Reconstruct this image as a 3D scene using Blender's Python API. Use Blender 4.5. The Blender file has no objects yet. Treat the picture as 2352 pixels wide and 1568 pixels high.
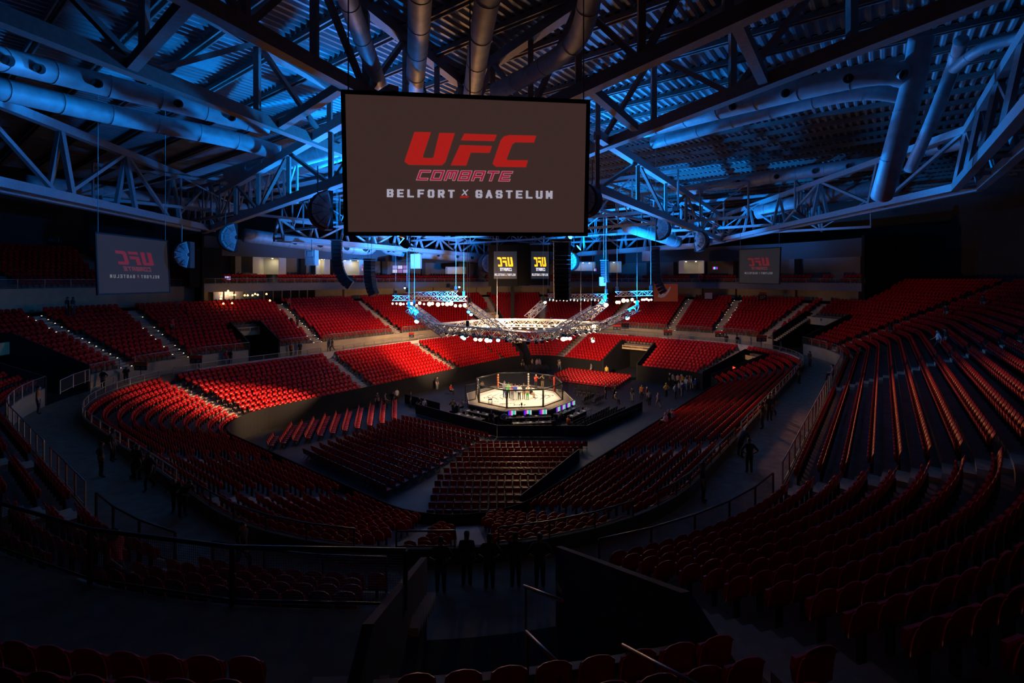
import bpy, math, random
import numpy as np
from mathutils import Vector, Matrix
random.seed(7)
RND = random.Random(11)
scene = bpy.context.scene
COL = scene.collection
# ------------------------------------------------------------------ camera, world, lights, exposure
F = 1110.0            # focal length in pixels of the 2352 x 1568 frame (17 mm lens)
HZ = 640.0            # image row of the horizon
EYE = 14.5            # camera height over the arena floor
cam_d = bpy.data.cameras.new('camera'); cam = bpy.data.objects.new('camera', cam_d); COL.objects.link(cam)
cam.location = (0, 0, EYE); cam.rotation_euler = (math.pi/2, 0, 0)
cam_d.sensor_width = 36.0; cam_d.lens = 36.0*F/2352.0
cam_d.shift_y = -(784.0-HZ)/2352.0
cam_d.clip_start = 0.05; cam_d.clip_end = 600
scene.camera = cam
scene.view_settings.view_transform = 'Standard'; scene.view_settings.look = 'None'
scene.view_settings.gamma = 1.0; scene.view_settings.exposure = 0.0
scene.view_settings.use_curve_mapping = False
world = bpy.data.worlds.new('hall_air'); scene.world = world; world.use_nodes = True
world.node_tree.nodes['Background'].inputs[0].default_value = (0.25, 0.30, 0.45, 1)
world.node_tree.nodes['Background'].inputs[1].default_value = 0.0002

def lamp(name, kind, loc, color, power, aim=None, size=0.3, spot=60, blend=0.5):
    d = bpy.data.lights.new(name, kind); o = bpy.data.objects.new(name, d); COL.objects.link(o)
    o.location = loc; d.color = color; d.energy = power
    if kind in ('POINT', 'SPOT'): d.shadow_soft_size = size
    if kind == 'SPOT': d.spot_size = math.radians(spot); d.spot_blend = blend
    if kind == 'AREA': d.shape = 'DISK'; d.size = size
    if aim is not None:
        o.rotation_euler = (Vector(aim)-Vector(loc)).to_track_quat('-Z', 'Y').to_euler()
    return o
WARM = (1.0, 0.80, 0.56); BLUE = (0.0, 0.26, 1.0); AMBER = (1.0, 0.45, 0.15)
OCT = Vector((0.75, 54.3, 0))
# stage wash out of the lamps of the octagonal rig
for i, (x, y) in enumerate(((-3.5, 50), (4.5, 50), (5.5, 58.5), (-4.5, 58.5))):
    lamp('stage_wash_%d' % i, 'SPOT', (x, y, 8.3), WARM, 2900, (OCT.x+(x-OCT.x)*0.3, OCT.y+(y-OCT.y)*0.3, 1.2), 0.3, 62, 0.7)
# spill of the rig lamps over the seats
lamp('rig_spill', 'SPOT', (OCT.x, OCT.y+1, 12.4), (1.0, 0.60, 0.34), 2400, (OCT.x, OCT.y+1, 0), 1.2, 176, .15)
lamp('far_wash', 'SPOT', (OCT.x-1, OCT.y+2, 11.6), (1.0, 0.58, 0.32), 14000, (-16, 80, 6), .8, 112, .9)
lamp('right_wash', 'SPOT', (OCT.x+3, OCT.y+1, 11.6), (1.0, 0.58, 0.32), 5000, (38, 72, 6), .8, 80, .9)
# stray light of the ring lamps inside the rig itself
lamp('rig_glow', 'POINT', (OCT.x, OCT.y-1, 7.6), (1.0, 0.74, 0.42), 700, None, .6)
# profile spots aimed at the left and right banks
lamp('bank_spot_left', 'SPOT', (-1.5, 50.6, 8.2), (1, .66, .42), 30000, (-14, 69, 3.0), .2, 32, .9)
lamp('bank_spot_left_corner', 'SPOT', (-7.6, 55.2, 8.2), (1, .60, .34), 42000, (-27.5, 45, 2.0), .2, 24, .9)
lamp('bank_spot_right', 'SPOT', (5.0, 53.2, 8.2), (1, .66, .42), 20000, (14, 74, 2.5), .2, 46, .9)
lamp('bank_spot_near', 'SPOT', (8.5, 57.0, 8.2), (1, .50, .26), 12000, (17, 40, 2.6), .2, 30, .9)
lamp('floor_spot_left', 'SPOT', (-6.2, 55.0, 8.2), (1, .50, .24), 5000, (-17, 46, .5), .2, 40, .9)  # added to brighten the red chairs left of the cage
# tungsten bars on the hanging trusses
lamp('tungsten_bar', 'SPOT', (-9.5, 61.2, 11.6), AMBER, 11000, (-1, 18, 27), .5, 52, .9)
lamp('tungsten_bar_right', 'SPOT', (15.5, 61.0, 11.7), AMBER, 17000, (19, 19, 8.0), .5, 30, .9)
# blue moving heads: on the arms of the rig, and unseen ones added behind the big screen, thrown up into the roof
for i, (x, y, z, p, ax, ay, az, sp) in enumerate(((-11.2, 57, 10.3, 70000, -22, 68, 25, 72), (-5.0, 57, 11.2, 140000, -14, 75, 22, 56), (10.6, 57, 11.6, 150000, 16, 77, 23, 54), (13.8, 58, 10.6, 75000, 27, 66, 25, 72),
        (-11, 47, 19.0, 110000, -20, 28, 29.5, 64), (6, 50, 19.0, 90000, 18, 31, 29.5, 64),
        (-7.5, 33, 17.2, 11000, -18, 30, 26, 146), (5.5, 40, 17.2, 10000, 16, 36, 26, 140))):
    lamp('blue_head_%d' % i, 'SPOT', (x, y, z), BLUE, p, (ax, ay, az), .2, sp, .5)

# ------------------------------------------------------------------ helpers
def W(px, py, depth):
    return Vector(((px-1176.0)/F*depth, depth, EYE-(py-HZ)/F*depth))
def G(px, py, z):
    return W(px, py, (EYE-z)*F/(py-HZ))

def mat(name, color, rough=0.6, metal=0.0, emit=None, estr=0.0, noise=0.12, nscale=6.0, bump=0.0, alpha=1.0, spec=0.5):
    m = bpy.data.materials.new(name); m.use_nodes = True
    nt = m.node_tree; b = nt.nodes['Principled BSDF']
    b.inputs['Roughness'].default_value = rough; b.inputs['Metallic'].default_value = metal
    b.inputs['Specular IOR Level'].default_value = spec
    c = tuple(color)+(1,)
    b.inputs['Base Color'].default_value = c
    if noise > 0 or bump > 0:
        tc = nt.nodes.new('ShaderNodeTexCoord'); n = nt.nodes.new('ShaderNodeTexNoise')
        n.inputs['Scale'].default_value = nscale; n.inputs['Detail'].default_value = 3
        nt.links.new(tc.outputs['Object'], n.inputs['Vector'])
        if noise > 0:
            r = nt.nodes.new('ShaderNodeMapRange'); r.inputs['From Min'].default_value = .3; r.inputs['From Max'].default_value = .7
            r.inputs['To Min'].default_value = 1-noise; r.inputs['To Max'].default_value = 1+noise
            nt.links.new(n.outputs['Fac'], r.inputs['Value'])
            x = nt.nodes.new('ShaderNodeMix'); x.data_type = 'RGBA'; x.blend_type = 'MULTIPLY'; x.inputs[0].default_value = 1
            x.inputs[6].default_value = c; nt.links.new(r.outputs[0], x.inputs[7]); nt.links.new(x.outputs[2], b.inputs['Base Color'])
        if bump > 0:
            bp = nt.nodes.new('ShaderNodeBump'); bp.inputs['Strength'].default_value = bump; bp.inputs['Distance'].default_value = .02
            nt.links.new(n.outputs['Fac'], bp.inputs['Height']); nt.links.new(bp.outputs[0], b.inputs['Normal'])
    if emit is not None:
        b.inputs['Emission Color'].default_value = tuple(emit)+(1,); b.inputs['Emission Strength'].default_value = estr
        m.cycles.emission_sampling = 'NONE'
    if alpha < 1: b.inputs['Alpha'].default_value = alpha
    m.diffuse_color = c
    return m

M = {}
M['seat_red'] = mat('red seat plastic', (0.50, 0.004, 0.004), .36, noise=.10, nscale=3, spec=.22)
M['seat_frame'] = mat('black seat bracket', (.02, .02, .02), .5)
M['concrete'] = mat('grey terrace concrete', (.18, .125, .09), .85, noise=.25, nscale=1.5, bump=.3)
M['step'] = mat('pale stair concrete', (.42, .32, .22), .8, noise=.2, nscale=3)
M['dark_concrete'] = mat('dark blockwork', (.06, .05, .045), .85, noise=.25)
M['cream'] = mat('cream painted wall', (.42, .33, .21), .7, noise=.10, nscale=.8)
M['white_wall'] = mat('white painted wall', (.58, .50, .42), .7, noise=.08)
M['grey_wall'] = mat('grey painted wall', (.22, .21, .21), .7, noise=.1)
M['walk'] = mat('worn walkway screed', (.28, .18, .11), .8, noise=.25, nscale=2)
M['black_drape'] = mat('black drape cloth', (.007, .006, .005), .95, noise=.3, nscale=4)
M['black'] = mat('matt black paint', (.010, .010, .011), .7)
M['floor'] = mat('dark arena floor', (.022, .020, .018), .55, noise=.3, nscale=.8)
M['steel'] = mat('grey painted steel', (.30, .30, .31), .5, .1, noise=.12)
M['dark_steel'] = mat('brown primed roof steel', (.24, .19, .18), .6, .05, noise=.15)
M['blue_steel'] = mat('pale painted roof steel', (.40, .40, .42), .5, .05, noise=.1)
M['alu'] = mat('bare aluminium', (.72, .70, .66), .38, .55, noise=.06)
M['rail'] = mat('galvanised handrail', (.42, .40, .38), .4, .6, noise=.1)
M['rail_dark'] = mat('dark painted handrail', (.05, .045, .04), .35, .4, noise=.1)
M['duct'] = mat('galvanised air duct', (.46, .46, .48), .55, .2, noise=.18, nscale=2)
M['rubber'] = mat('black rubber', (.015, .015, .015), .6)
M['orange'] = mat('orange safety paint', (.8, .12, .01), .5)

class MB:
    def __init__(s): s.v = []; s.f = []; s.m = []
    def add(s, vs, fs, mi=0):
        o = len(s.v); s.v.extend([tuple(p) for p in vs]); s.f.extend([tuple(i+o for i in f) for f in fs]); s.m.extend([mi]*len(fs)); return s
    def box(s, c, size, R=None, mi=0):
        c = Vector(c); hx, hy, hz = size[0]/2, size[1]/2, size[2]/2
        vs = [Vector((x, y, z)) for x in (-hx, hx) for y in (-hy, hy) for z in (-hz, hz)]
        if R is not None: vs = [R @ p for p in vs]
        return s.add([p+c for p in vs], [(0,1,3,2),(4,6,7,5),(0,4,5,1),(2,3,7,6),(0,2,6,4),(1,5,7,3)], mi)
    def bar(s, p, q, w, h=None, mi=0, up=(0, 0, 1)):
        p, q = Vector(p), Vector(q); h = w if h is None else h
        d = (q-p).normalized(); u = Vector(up)
        if abs(d.dot(u)) > .98: u = Vector((1, 0, 0))
        a = d.cross(u).normalized(); b = a.cross(d).normalized()
        vs = [e+a*x*w/2+b*y*h/2 for e in (p, q) for x, y in ((-1,-1),(1,-1),(1,1),(-1,1))]
        return s.add(vs, [(0,3,2,1),(4,5,6,7),(0,1,5,4),(1,2,6,5),(2,3,7,6),(3,0,4,7)], mi)
    def tube(s, pts, r, n=8, mi=0, cap=True):
        pts = [Vector(p) for p in pts]; rings = []
        rr = r if isinstance(r, (list, tuple)) else [r]*len(pts)
        ref = None
        for i, p in enumerate(pts):
            d = (pts[min(i+1, len(pts)-1)]-pts[max(i-1, 0)]).normalized()
            if ref is None:
                ref = Vector((0, 0, 1)) if abs(d.z) < .9 else Vector((1, 0, 0))
            a = d.cross(ref).normalized(); b = a.cross(d).normalized(); ref = b
            rings.append([p+(a*math.cos(t)+b*math.sin(t))*rr[i] for t in [2*math.pi*k/n for k in range(n)]])
        vs = [q for g in rings for q in g]; fs = []
        for i in range(len(pts)-1):
            for k in range(n):
                fs.append((i*n+k, i*n+(k+1) % n, (i+1)*n+(k+1) % n, (i+1)*n+k))
        if cap: fs.append(tuple(range(n-1, -1, -1))); fs.append(tuple((len(pts)-1)*n+k for k in range(n)))
        return s.add(vs, fs, mi)
    def prism(s, poly, off, mi=0):
        """closed polygon of 3D points pushed along the vector off"""
        n = len(poly); a = [Vector(p) for p in poly]; b = [p+Vector(off) for p in a]
        fs = [tuple(range(n)), tuple(range(2*n-1, n-1, -1))]+[(i, i+n, (i+1) % n+n, (i+1) % n) for i in range(n)]
        return s.add(a+b, fs, mi)
    def lathe(s, c, prof, n=16, axis='Z', mi=0):
        c = Vector(c); vs = []; fs = []
        for r, h in prof:
            for k in range(n):
                t = 2*math.pi*k/n
                vs.append(c+(Vector((r*math.cos(t), r*math.sin(t), h)) if axis == 'Z' else Vector((r*math.cos(t), h, r*math.sin(t)))))
        for i in range(len(prof)-1):
            for k in range(n): fs.append((i*n+k, i*n+(k+1) % n, (i+1)*n+(k+1) % n, (i+1)*n+k))
        fs.append(tuple(range(n))[::-1]); fs.append(tuple((len(prof)-1)*n+k for k in range(n)))
        return s.add(vs, fs, mi)
    def mesh(s, name, mats, smooth=False, org=None):
        me = bpy.data.meshes.new(name)
        v = s.v if org is None else [(p[0]-org[0], p[1]-org[1], p[2]-org[2]) for p in s.v]
        me.from_pydata(v, [], s.f)
        for m in (mats if isinstance(mats, (list, tuple)) else [mats]): me.materials.append(m)
        if any(s.m): me.polygons.foreach_set('material_index', s.m)
        if smooth: me.polygons.foreach_set('use_smooth', [True]*len(s.f))
        return me
    def base(s):
        a = np.array(s.v); return Vector(((a[:,0].min()+a[:,0].max())/2, (a[:,1].min()+a[:,1].max())/2, a[:,2].min()))
    def build(s, name, mats, parent=None, smooth=False):
        """one mesh object; coordinates in world space; the origin goes to the parent's origin or to the base of the mesh"""
        org = Vector(parent['_o']) if parent is not None and '_o' in parent else (s.base() if parent is None else Vector((0, 0, 0)))
        o = bpy.data.objects.new(name, s.mesh(name, mats, smooth, org)); COL.objects.link(o)
        if parent is None: o.location = org
        else: o.parent = parent
        o['_o'] = tuple(org)
        return o
def obj(name, me, parent=None, loc=None, rz=None):
    o = bpy.data.objects.new(name, me); COL.objects.link(o)
    if loc is not None: o.location = loc
    if rz is not None: o.rotation_euler = (0, 0, rz)
    if parent is not None: o.parent = parent
    return o
def tag(o, label=None, cat=None, group=None, kind=None):
    if label: o['label'] = label
    if cat: o['category'] = cat
    if group: o['group'] = group
    if kind: o['kind'] = kind
    return o
def thing(name, label, cat, loc=(0, 0, 0), group=None, rz=0):
    o = bpy.data.objects.new(name, None); COL.objects.link(o)
    o.location = loc; o.rotation_euler = (0, 0, rz); o.empty_display_size = .2; o['_o'] = tuple(loc)
    return tag(o, label, cat, group)
def struct(o): return tag(o, kind='structure')
ORD = ['first', 'second', 'third', 'fourth', 'fifth', 'sixth', 'seventh', 'eighth', 'ninth', 'tenth', 'eleventh', 'twelfth', 'thirteenth', 'fourteenth',
       'fifteenth', 'sixteenth', 'seventeenth', 'eighteenth', 'nineteenth', 'twentieth'] + ['%d%s' % (k, {1: 'st', 2: 'nd', 3: 'rd'}.get(k % 10, 'th')) for k in range(21, 80)]

# ------------------------------------------------------------------ plan of the bowl: offsets of a rounded rectangle
YAW = math.radians(37.5)
AU = Vector((math.sin(YAW), math.cos(YAW))); AV = Vector((-math.cos(YAW), math.sin(YAW)))
CEN = Vector((0.4, 51.75))
CU, CV, R0, RR = 18.4, 9.6, 6.0, 18.0
SEG = [2*CV, math.pi/2*RR, 2*CU, math.pi/2*RR]*2
CUM = [sum(SEG[:i]) for i in range(9)]; TT = CUM[8]
def xy(u, v): return CEN+AU*u+AV*v
def P(t, d):
    """world xy and outward normal at the path parameter t, d metres behind the floor edge"""
    t %= TT; k = max(i for i in range(8) if CUM[i] <= t+1e-9); s = t-CUM[k]
    if k % 2 == 0:
        q = k//2
        if q == 0: c = (CU, -CV+s); n = (1, 0)
        elif q == 1: c = (CU-s, CV); n = (0, 1)
        elif q == 2: c = (-CU, CV-s); n = (-1, 0)
        else: c = (-CU+s, -CV); n = (0, -1)
    else:
        a = (k//2)*math.pi/2+s/RR; n = (math.cos(a), math.sin(a))
        c = ((CU, CV), (-CU, CV), (-CU, -CV), (CU, -CV))[k//2]
    p = xy(c[0]+n[0]*(R0+d), c[1]+n[1]*(R0+d)); nn = AU*n[0]+AV*n[1]
    return p, nn
def seg_of(t):
    t %= TT; return max(i for i in range(8) if CUM[i] <= t+1e-9)
def tscale(t, d):
    """metres along the row for one unit of t"""
    return 1.0 if seg_of(t) % 2 == 0 else (R0+d)/RR
def TD(x, y):
    r = Vector((x, y))-CEN; u, v = r.dot(AU), r.dot(AV)
    cu = max(-CU, min(CU, u)); cv = max(-CV, min(CV, v))
    du, dv = u-cu, v-cv
    if abs(du) > 1e-6 and abs(dv) > 1e-6:
        a = math.atan2(dv, du) % (2*math.pi); k = int(a//(math.pi/2)); t = CUM[2*k+1]+(a-k*math.pi/2)*RR
        return t % TT, math.hypot(du, dv)-R0
    if abs(du) > 1e-6: return ((CUM[0]+v+CV) if du > 0 else (CUM[4]+CV-v)), abs(du)-R0
    if abs(dv) > 1e-6: return ((CUM[2]+CU-u) if dv > 0 else (CUM[6]+u+CU)), abs(dv)-R0
    return 0.0, -R0
def P3(t, d, z):
    p, n = P(t, d); return Vector((p.x, p.y, z))
def in_view(p, m=60):
    if p.y < .6: return False
    px = 1176+p.x/p.y*F; py = HZ-(p.z-EYE)/p.y*F
    return -m < px < 2352+m and -m < py < 1568+m
# ------------------------------------------------------------------ floor and terraces
fl = MB(); ring = [P3(TT*i/160, -0.05, 0.0) for i in range(160)]; fl.add(ring, [tuple(range(160))])
struct(fl.build('floor', M['floor']))
LOW_Z, LOW_N, LOW_D, LOW_R = 1.55, 11, .80, .285
UP_D0, UP_Z, UP_D, UP_R = 12.4, 6.1, .80, .36
WALK_Z = 4.75
def row_lo(i): return i*LOW_D, LOW_Z+i*LOW_R
def row_up(i): return UP_D0+i*UP_D, UP_Z+i*UP_R
_g = G(1866, 690, 11.6); T_SR = TD(_g.x, _g.y)[0]
_g = G(452, 690, 11.6); T_SL = TD(_g.x, _g.y)[0]
def row_gal(i): return GAL_D+i*.8, GAL_Z+i*.42
def row_suite(i): return DS+.25+i*.95, 13.75+i*.55
def up_rows(t):
    """rows of the upper tier at t: 14 below the suites and the left gallery, 22 on the right-hand and near sides"""
    k = seg_of(t); t %= TT
    if k in (0, 1, 2): return 14
    if k == 3: return 14
    if k == 4: return 14
    if k == 7:
        return 22 if t < T_SR else 14
    return 22
DS = UP_D0+14*UP_D; DSZ = UP_Z+14*UP_R-.05
GAL_D, GAL_Z, GAL_N = DS+2.2, 13.5, 11
# doorways (vomitories) through the tiers: centre t, half width in t, first d, last d, level
def t_at(px, py, z): g = G(px, py, z); return TD(g.x, g.y)[0]
def t_px(px, d, z, a, b):
    """path parameter between a and b whose point at offset d and height z is seen at column px"""
    best = (1e9, a)
    for k in range(801):
        t = a+(b-a)*k/800; p = P3(t, d, z)
        if p.y < 1: continue
        best = min(best, (abs(1176+p.x/p.y*F-px), t))
    return best[1]
VOM_UP = []   # (t centre, half width, rows)
for px, hw, rows, a, b in ((607, 1.7, 6, CUM[2], CUM[4]), (150, 2.4, 8, CUM[3], CUM[4]+4), (1812, 2.4, 8, CUM[7], TT), (1130, 2.0, 5, CUM[1], CUM[2])):
    VOM_UP.append((t_px(px, UP_D0, WALK_Z, a, b), hw, rows))
VOM_UP.append((t_at(1135, 1480, WALK_Z), 1.75, 7))
VOM_LO = [(t_px(1424, 0, .5, 0, CUM[1]), 2.6, 8), (t_at(1665, 880, 1.0), 2.6, 9), (t_at(1195, 830, .6), 1.8, 8)]
AISLE_LO = [t_px(x, 0, LOW_Z, CUM[1] if x > 1100 else CUM[2]-6, CUM[4]) for x in (566, 848, 1050)]+[t_px(1258, 0, LOW_Z, 0, CUM[1]), t_px(1606, 0, LOW_Z, CUM[7]-6, TT)]
AISLE_LO += [TD(*G(1445, 1022, 3.2).xy)[0], TD(*G(1255, 1165, 3.0).xy)[0], t_at(760, 1130, 2.5), t_at(600, 1050, 2.5), t_at(930, 1230, 4.0), t_at(1085, 1235, 4.0)]
AISLE_UP = [t_px(x, UP_D0, UP_Z, a, b) for x, a, b in ((292, CUM[3], CUM[4]), (420, CUM[2]+20, CUM[4]), (730, CUM[2], CUM[4]), (915, CUM[1], CUM[3]), (1150, CUM[1], CUM[2]), (1245, 0, CUM[2]), (1398, 0, CUM[1]), (1542, -8, CUM[1]), (1645, CUM[7], TT+8), (1752, CUM[7], TT))]
AISLE_UP += [t_at(1872, 762, 6.8), t_at(1935, 792, 6.8), t_at(2000, 1092, 7.5), t_at(1845, 868, 6.8), t_at(780, 1568, 8.8), t_at(160, 1010, 7.0), t_at(15, 1100, 8), t_at(60, 1290, 8.4)]
def near_aisle(t, d, L, w=.62):
    for a in L:
        dt = abs((t-a+TT/2) % TT-TT/2)
        if dt*tscale(t, d) < w: return True
    return False
def in_vom(t, i, L):
    for c, hw, rows in L:
        if i < rows and abs((t-c+TT/2) % TT-TT/2) < hw: return True
    return False
LAND = (CUM[5]-14.0, VOM_UP[-1][0]-VOM_UP[-1][1]); NEAR_END = VOM_UP[-1][0]+VOM_UP[-1][1]; SHIFT = .36
LAND_D = (UP_D0+4*UP_D+.05, UP_D0+7*UP_D+SHIFT); LAND_Z = UP_Z+5*UP_R
AISLE_UP.append(NEAR_END+.55)
def on_landing(t, i): return i in (4, 5, 6) and LAND[0] < t % TT < LAND[1]
def sh(t, i): return SHIFT if i >= 7 and LAND[0] < t % TT < NEAR_END else 0.0
NT = 260
TS = sorted(set([LAND[0], LAND[1], NEAR_END]+[TT*i/NT for i in range(NT)]+[c+s*hw for c, hw, r in VOM_UP+VOM_LO for s in (-1, 1)]+[T_SR, T_SL, CUM[5]]))
def terrace(name, nrow, rowf, depth, rise, voms, rowlimit):
    root = None
    for i in range(nrow):
        d, z = rowf(i); mb = MB()
        for j in range(len(TS)):
            t0, t1 = TS[j], TS[(j+1) % len(TS)]
            if t1 < t0: t1 += TT
            tm = (t0+t1)/2
            if i >= rowlimit(tm): continue
            ps = [P3(t0, d, 0), P3(t1, d, 0)]
            if not (in_view(P3(tm, d, z), 500) or in_view(P3(tm, d+1, z), 500)): continue
            if in_vom(tm, i, voms): continue
            if name == 'floor_upper_tier':
                if on_landing(tm, i): continue
                d = rowf(i)[0]+sh(tm, i)
            a, b = P3(t0, d, z-rise), P3(t1, d, z-rise); c, e = P3(t1, d, z), P3(t0, d, z); f, g = P3(t1, d+depth, z), P3(t0, d+depth, z)
            mb.add([a, b, c, e, f, g], [(0, 1, 2, 3), (3, 2, 4, 5)])
        if not mb.v: continue
        if root is None:
            root = struct(mb.build(name, M['concrete']))
        else: mb.build('terrace_step', M['concrete'], root)
    return root
terrace('floor_lower_tier', LOW_N, row_lo, LOW_D, LOW_R, VOM_LO, lambda t: LOW_N)
terrace('floor_upper_tier', 22, row_up, UP_D, UP_R, VOM_UP, up_rows)

terrace('floor_gallery_tier', GAL_N, row_gal, .8, .42, [], lambda t: GAL_N if T_SL < t < CUM[5]-4 else 0)

def band(name, d0, z0, d1, z1, m, t0=0, t1=None, n=None, parent=None, skip=None, thick=0):
    """a strip that follows the bowl between two offsets and heights"""
    t1 = TT if t1 is None else t1; mb = MB(); n = n or max(2, int((t1-t0)/1.2))
    ts = sorted([t0+(t1-t0)*k/n for k in range(n+1)]+[x for c, hw, r in (skip or []) for x in ((c-hw-t0) % TT+t0, (c+hw-t0) % TT+t0) if t0 < x < t1])
    for a, b in zip(ts[:-1], ts[1:]):
        tm = (a+b)/2
        if not (in_view(P3(tm, d0, z0), 500) or in_view(P3(tm, d1, z1), 500)): continue
        if skip and any(abs((tm-c+TT/2) % TT-TT/2) < hw for c, hw, r in skip): continue
        mb.add([P3(a, d0, z0), P3(b, d0, z0), P3(b, d1, z1), P3(a, d1, z1)], [(0, 1, 2, 3)])
    o = mb.build(name, m, parent)
    if thick:
        sm = o.modifiers.new('thickness', 'SOLIDIFY'); sm.thickness = thick; sm.offset = 0
    if parent is None: struct(o)
    return o
# black draped wall round the floor, concourse wall, walkway, riser below the upper tier
w = band('wall_arena_floor', -.02, 0, -.02, LOW_Z-LOW_R+.9, M['black_drape'], skip=VOM_LO, thick=.06)
LT = LOW_N*LOW_D; LTZ = LOW_Z+LOW_N*LOW_R
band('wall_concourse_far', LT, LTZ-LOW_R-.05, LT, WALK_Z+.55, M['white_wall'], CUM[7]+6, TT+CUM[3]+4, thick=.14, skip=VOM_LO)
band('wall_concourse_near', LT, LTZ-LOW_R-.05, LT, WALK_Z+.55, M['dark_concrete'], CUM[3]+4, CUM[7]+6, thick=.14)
band('floor_walkway', LT, WALK_Z, UP_D0, WALK_Z, M['walk'])
band('wall_upper_tier', UP_D0-.02, WALK_Z, UP_D0-.02, UP_Z, M['cream'], thick=.1, skip=VOM_UP)
band('floor_landing', LAND_D[0], LAND_Z, LAND_D[1], LAND_Z, M['walk'], LAND[0], LAND[1], 60)
band('wall_landing_front', LAND_D[0], LAND_Z-.9, LAND_D[0], LAND_Z, M['concrete'], LAND[0], LAND[1], 60)
band('wall_landing_back', LAND_D[1], LAND_Z-.02, LAND_D[1], UP_Z+7*UP_R, M['concrete'], LAND[0], LAND[1], 60)
# tunnels of the doorways
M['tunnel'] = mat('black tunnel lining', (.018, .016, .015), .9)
M['lintel'] = mat('lamplit cream lintel paint', (.80, .56, .28), .6)  # lamp light inside the doorway is put into this brighter cream
def vom(c, hw, rows, d0, zf, rowf, name, deep, lintel, nm):
    d1, z1 = rowf(rows); zb = z1+.15
    if d0 > 5: d1 += sh(c, rows)
    mb = MB(); th = .0
    N = 3
    for s in (-1, 1):
        t = c+s*hw
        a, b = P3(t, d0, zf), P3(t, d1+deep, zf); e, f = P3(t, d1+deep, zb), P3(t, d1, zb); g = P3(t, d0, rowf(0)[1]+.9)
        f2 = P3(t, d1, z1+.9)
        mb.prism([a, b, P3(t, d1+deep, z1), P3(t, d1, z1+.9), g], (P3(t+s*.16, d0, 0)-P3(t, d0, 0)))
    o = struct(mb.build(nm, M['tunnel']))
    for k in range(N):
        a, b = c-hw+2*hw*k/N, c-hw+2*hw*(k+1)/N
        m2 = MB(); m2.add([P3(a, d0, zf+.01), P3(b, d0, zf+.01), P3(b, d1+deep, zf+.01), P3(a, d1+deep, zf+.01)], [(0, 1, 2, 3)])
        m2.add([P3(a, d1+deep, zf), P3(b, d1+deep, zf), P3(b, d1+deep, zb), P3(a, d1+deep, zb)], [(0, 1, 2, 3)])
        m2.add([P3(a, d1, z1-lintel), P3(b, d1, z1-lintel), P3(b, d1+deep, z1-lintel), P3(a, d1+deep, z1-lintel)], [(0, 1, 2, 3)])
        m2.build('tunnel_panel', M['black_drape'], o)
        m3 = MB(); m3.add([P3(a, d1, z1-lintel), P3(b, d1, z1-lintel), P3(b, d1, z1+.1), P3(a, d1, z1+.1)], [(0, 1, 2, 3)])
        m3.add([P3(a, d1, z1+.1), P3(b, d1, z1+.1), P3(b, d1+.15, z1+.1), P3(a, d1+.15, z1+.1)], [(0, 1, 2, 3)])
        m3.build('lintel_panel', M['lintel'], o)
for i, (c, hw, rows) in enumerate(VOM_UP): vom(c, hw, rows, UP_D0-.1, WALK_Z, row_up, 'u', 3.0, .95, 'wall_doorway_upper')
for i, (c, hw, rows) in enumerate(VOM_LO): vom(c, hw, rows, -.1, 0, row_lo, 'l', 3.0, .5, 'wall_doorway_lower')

# ------------------------------------------------------------------ stairs in the aisles
STEP = MB(); STEP.box((0, 0, .09), (1.15, .42, .18))
step_me = STEP.mesh('step', M['step'])
STEPL = MB(); STEPL.box((0, 0, .005), (.10, .05, .03)); steplight_me = STEPL.mesh('step_light', mat('step light', (.9, .85, .7), .4, emit=(1, .86, .6), estr=2.5, noise=0))
aisle_no = 0
def stairs(t, rowf, n, depth, rise, voms, lights):
    global aisle_no
    root = None
    for i in range(n):
        d, z = rowf(i)
        if in_vom(t, i, voms): continue
        if d > 11:
            if on_landing(t, i): continue
            d += sh(t, i)
        p, nn = P(t, d); q = Vector((p.x, p.y, z))
        if not in_view(q, 30): continue
        if root is None:
            aisle_no += 1
            root = bpy.data.objects.new('floor_aisle_stair', None); COL.objects.link(root); root.location = q; struct(root); ro = q.copy()
        rz = math.atan2(nn.y, nn.x)-math.pi/2
        for k, (dd, zz) in enumerate(((-.21, z-rise), (.21, z-rise*.0-.17+.0))):
            if k == 0 and i == 0: continue
            if k == 0:
                pp = P3(t, d-.21, z-rise/2-.18+.0)
            else: pp = P3(t, d+.20, z-.175)
            obj('step', step_me, root, pp-ro, rz)
        if lights:
            for s in (-1, 1):
                if RND.random() < .8:
                    obj('step_light', steplight_me, root, P3(t+s*.55/tscale(t, d), d+.1, z+.03)-ro, rz)
for t in AISLE_LO: stairs(t, row_lo, LOW_N, LOW_D, LOW_R, VOM_LO, False)
for j, t in enumerate(AISLE_UP): stairs(t, row_up, up_rows(t), UP_D, UP_R, VOM_UP, j in (0, 1, 2, 7, 8))

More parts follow.
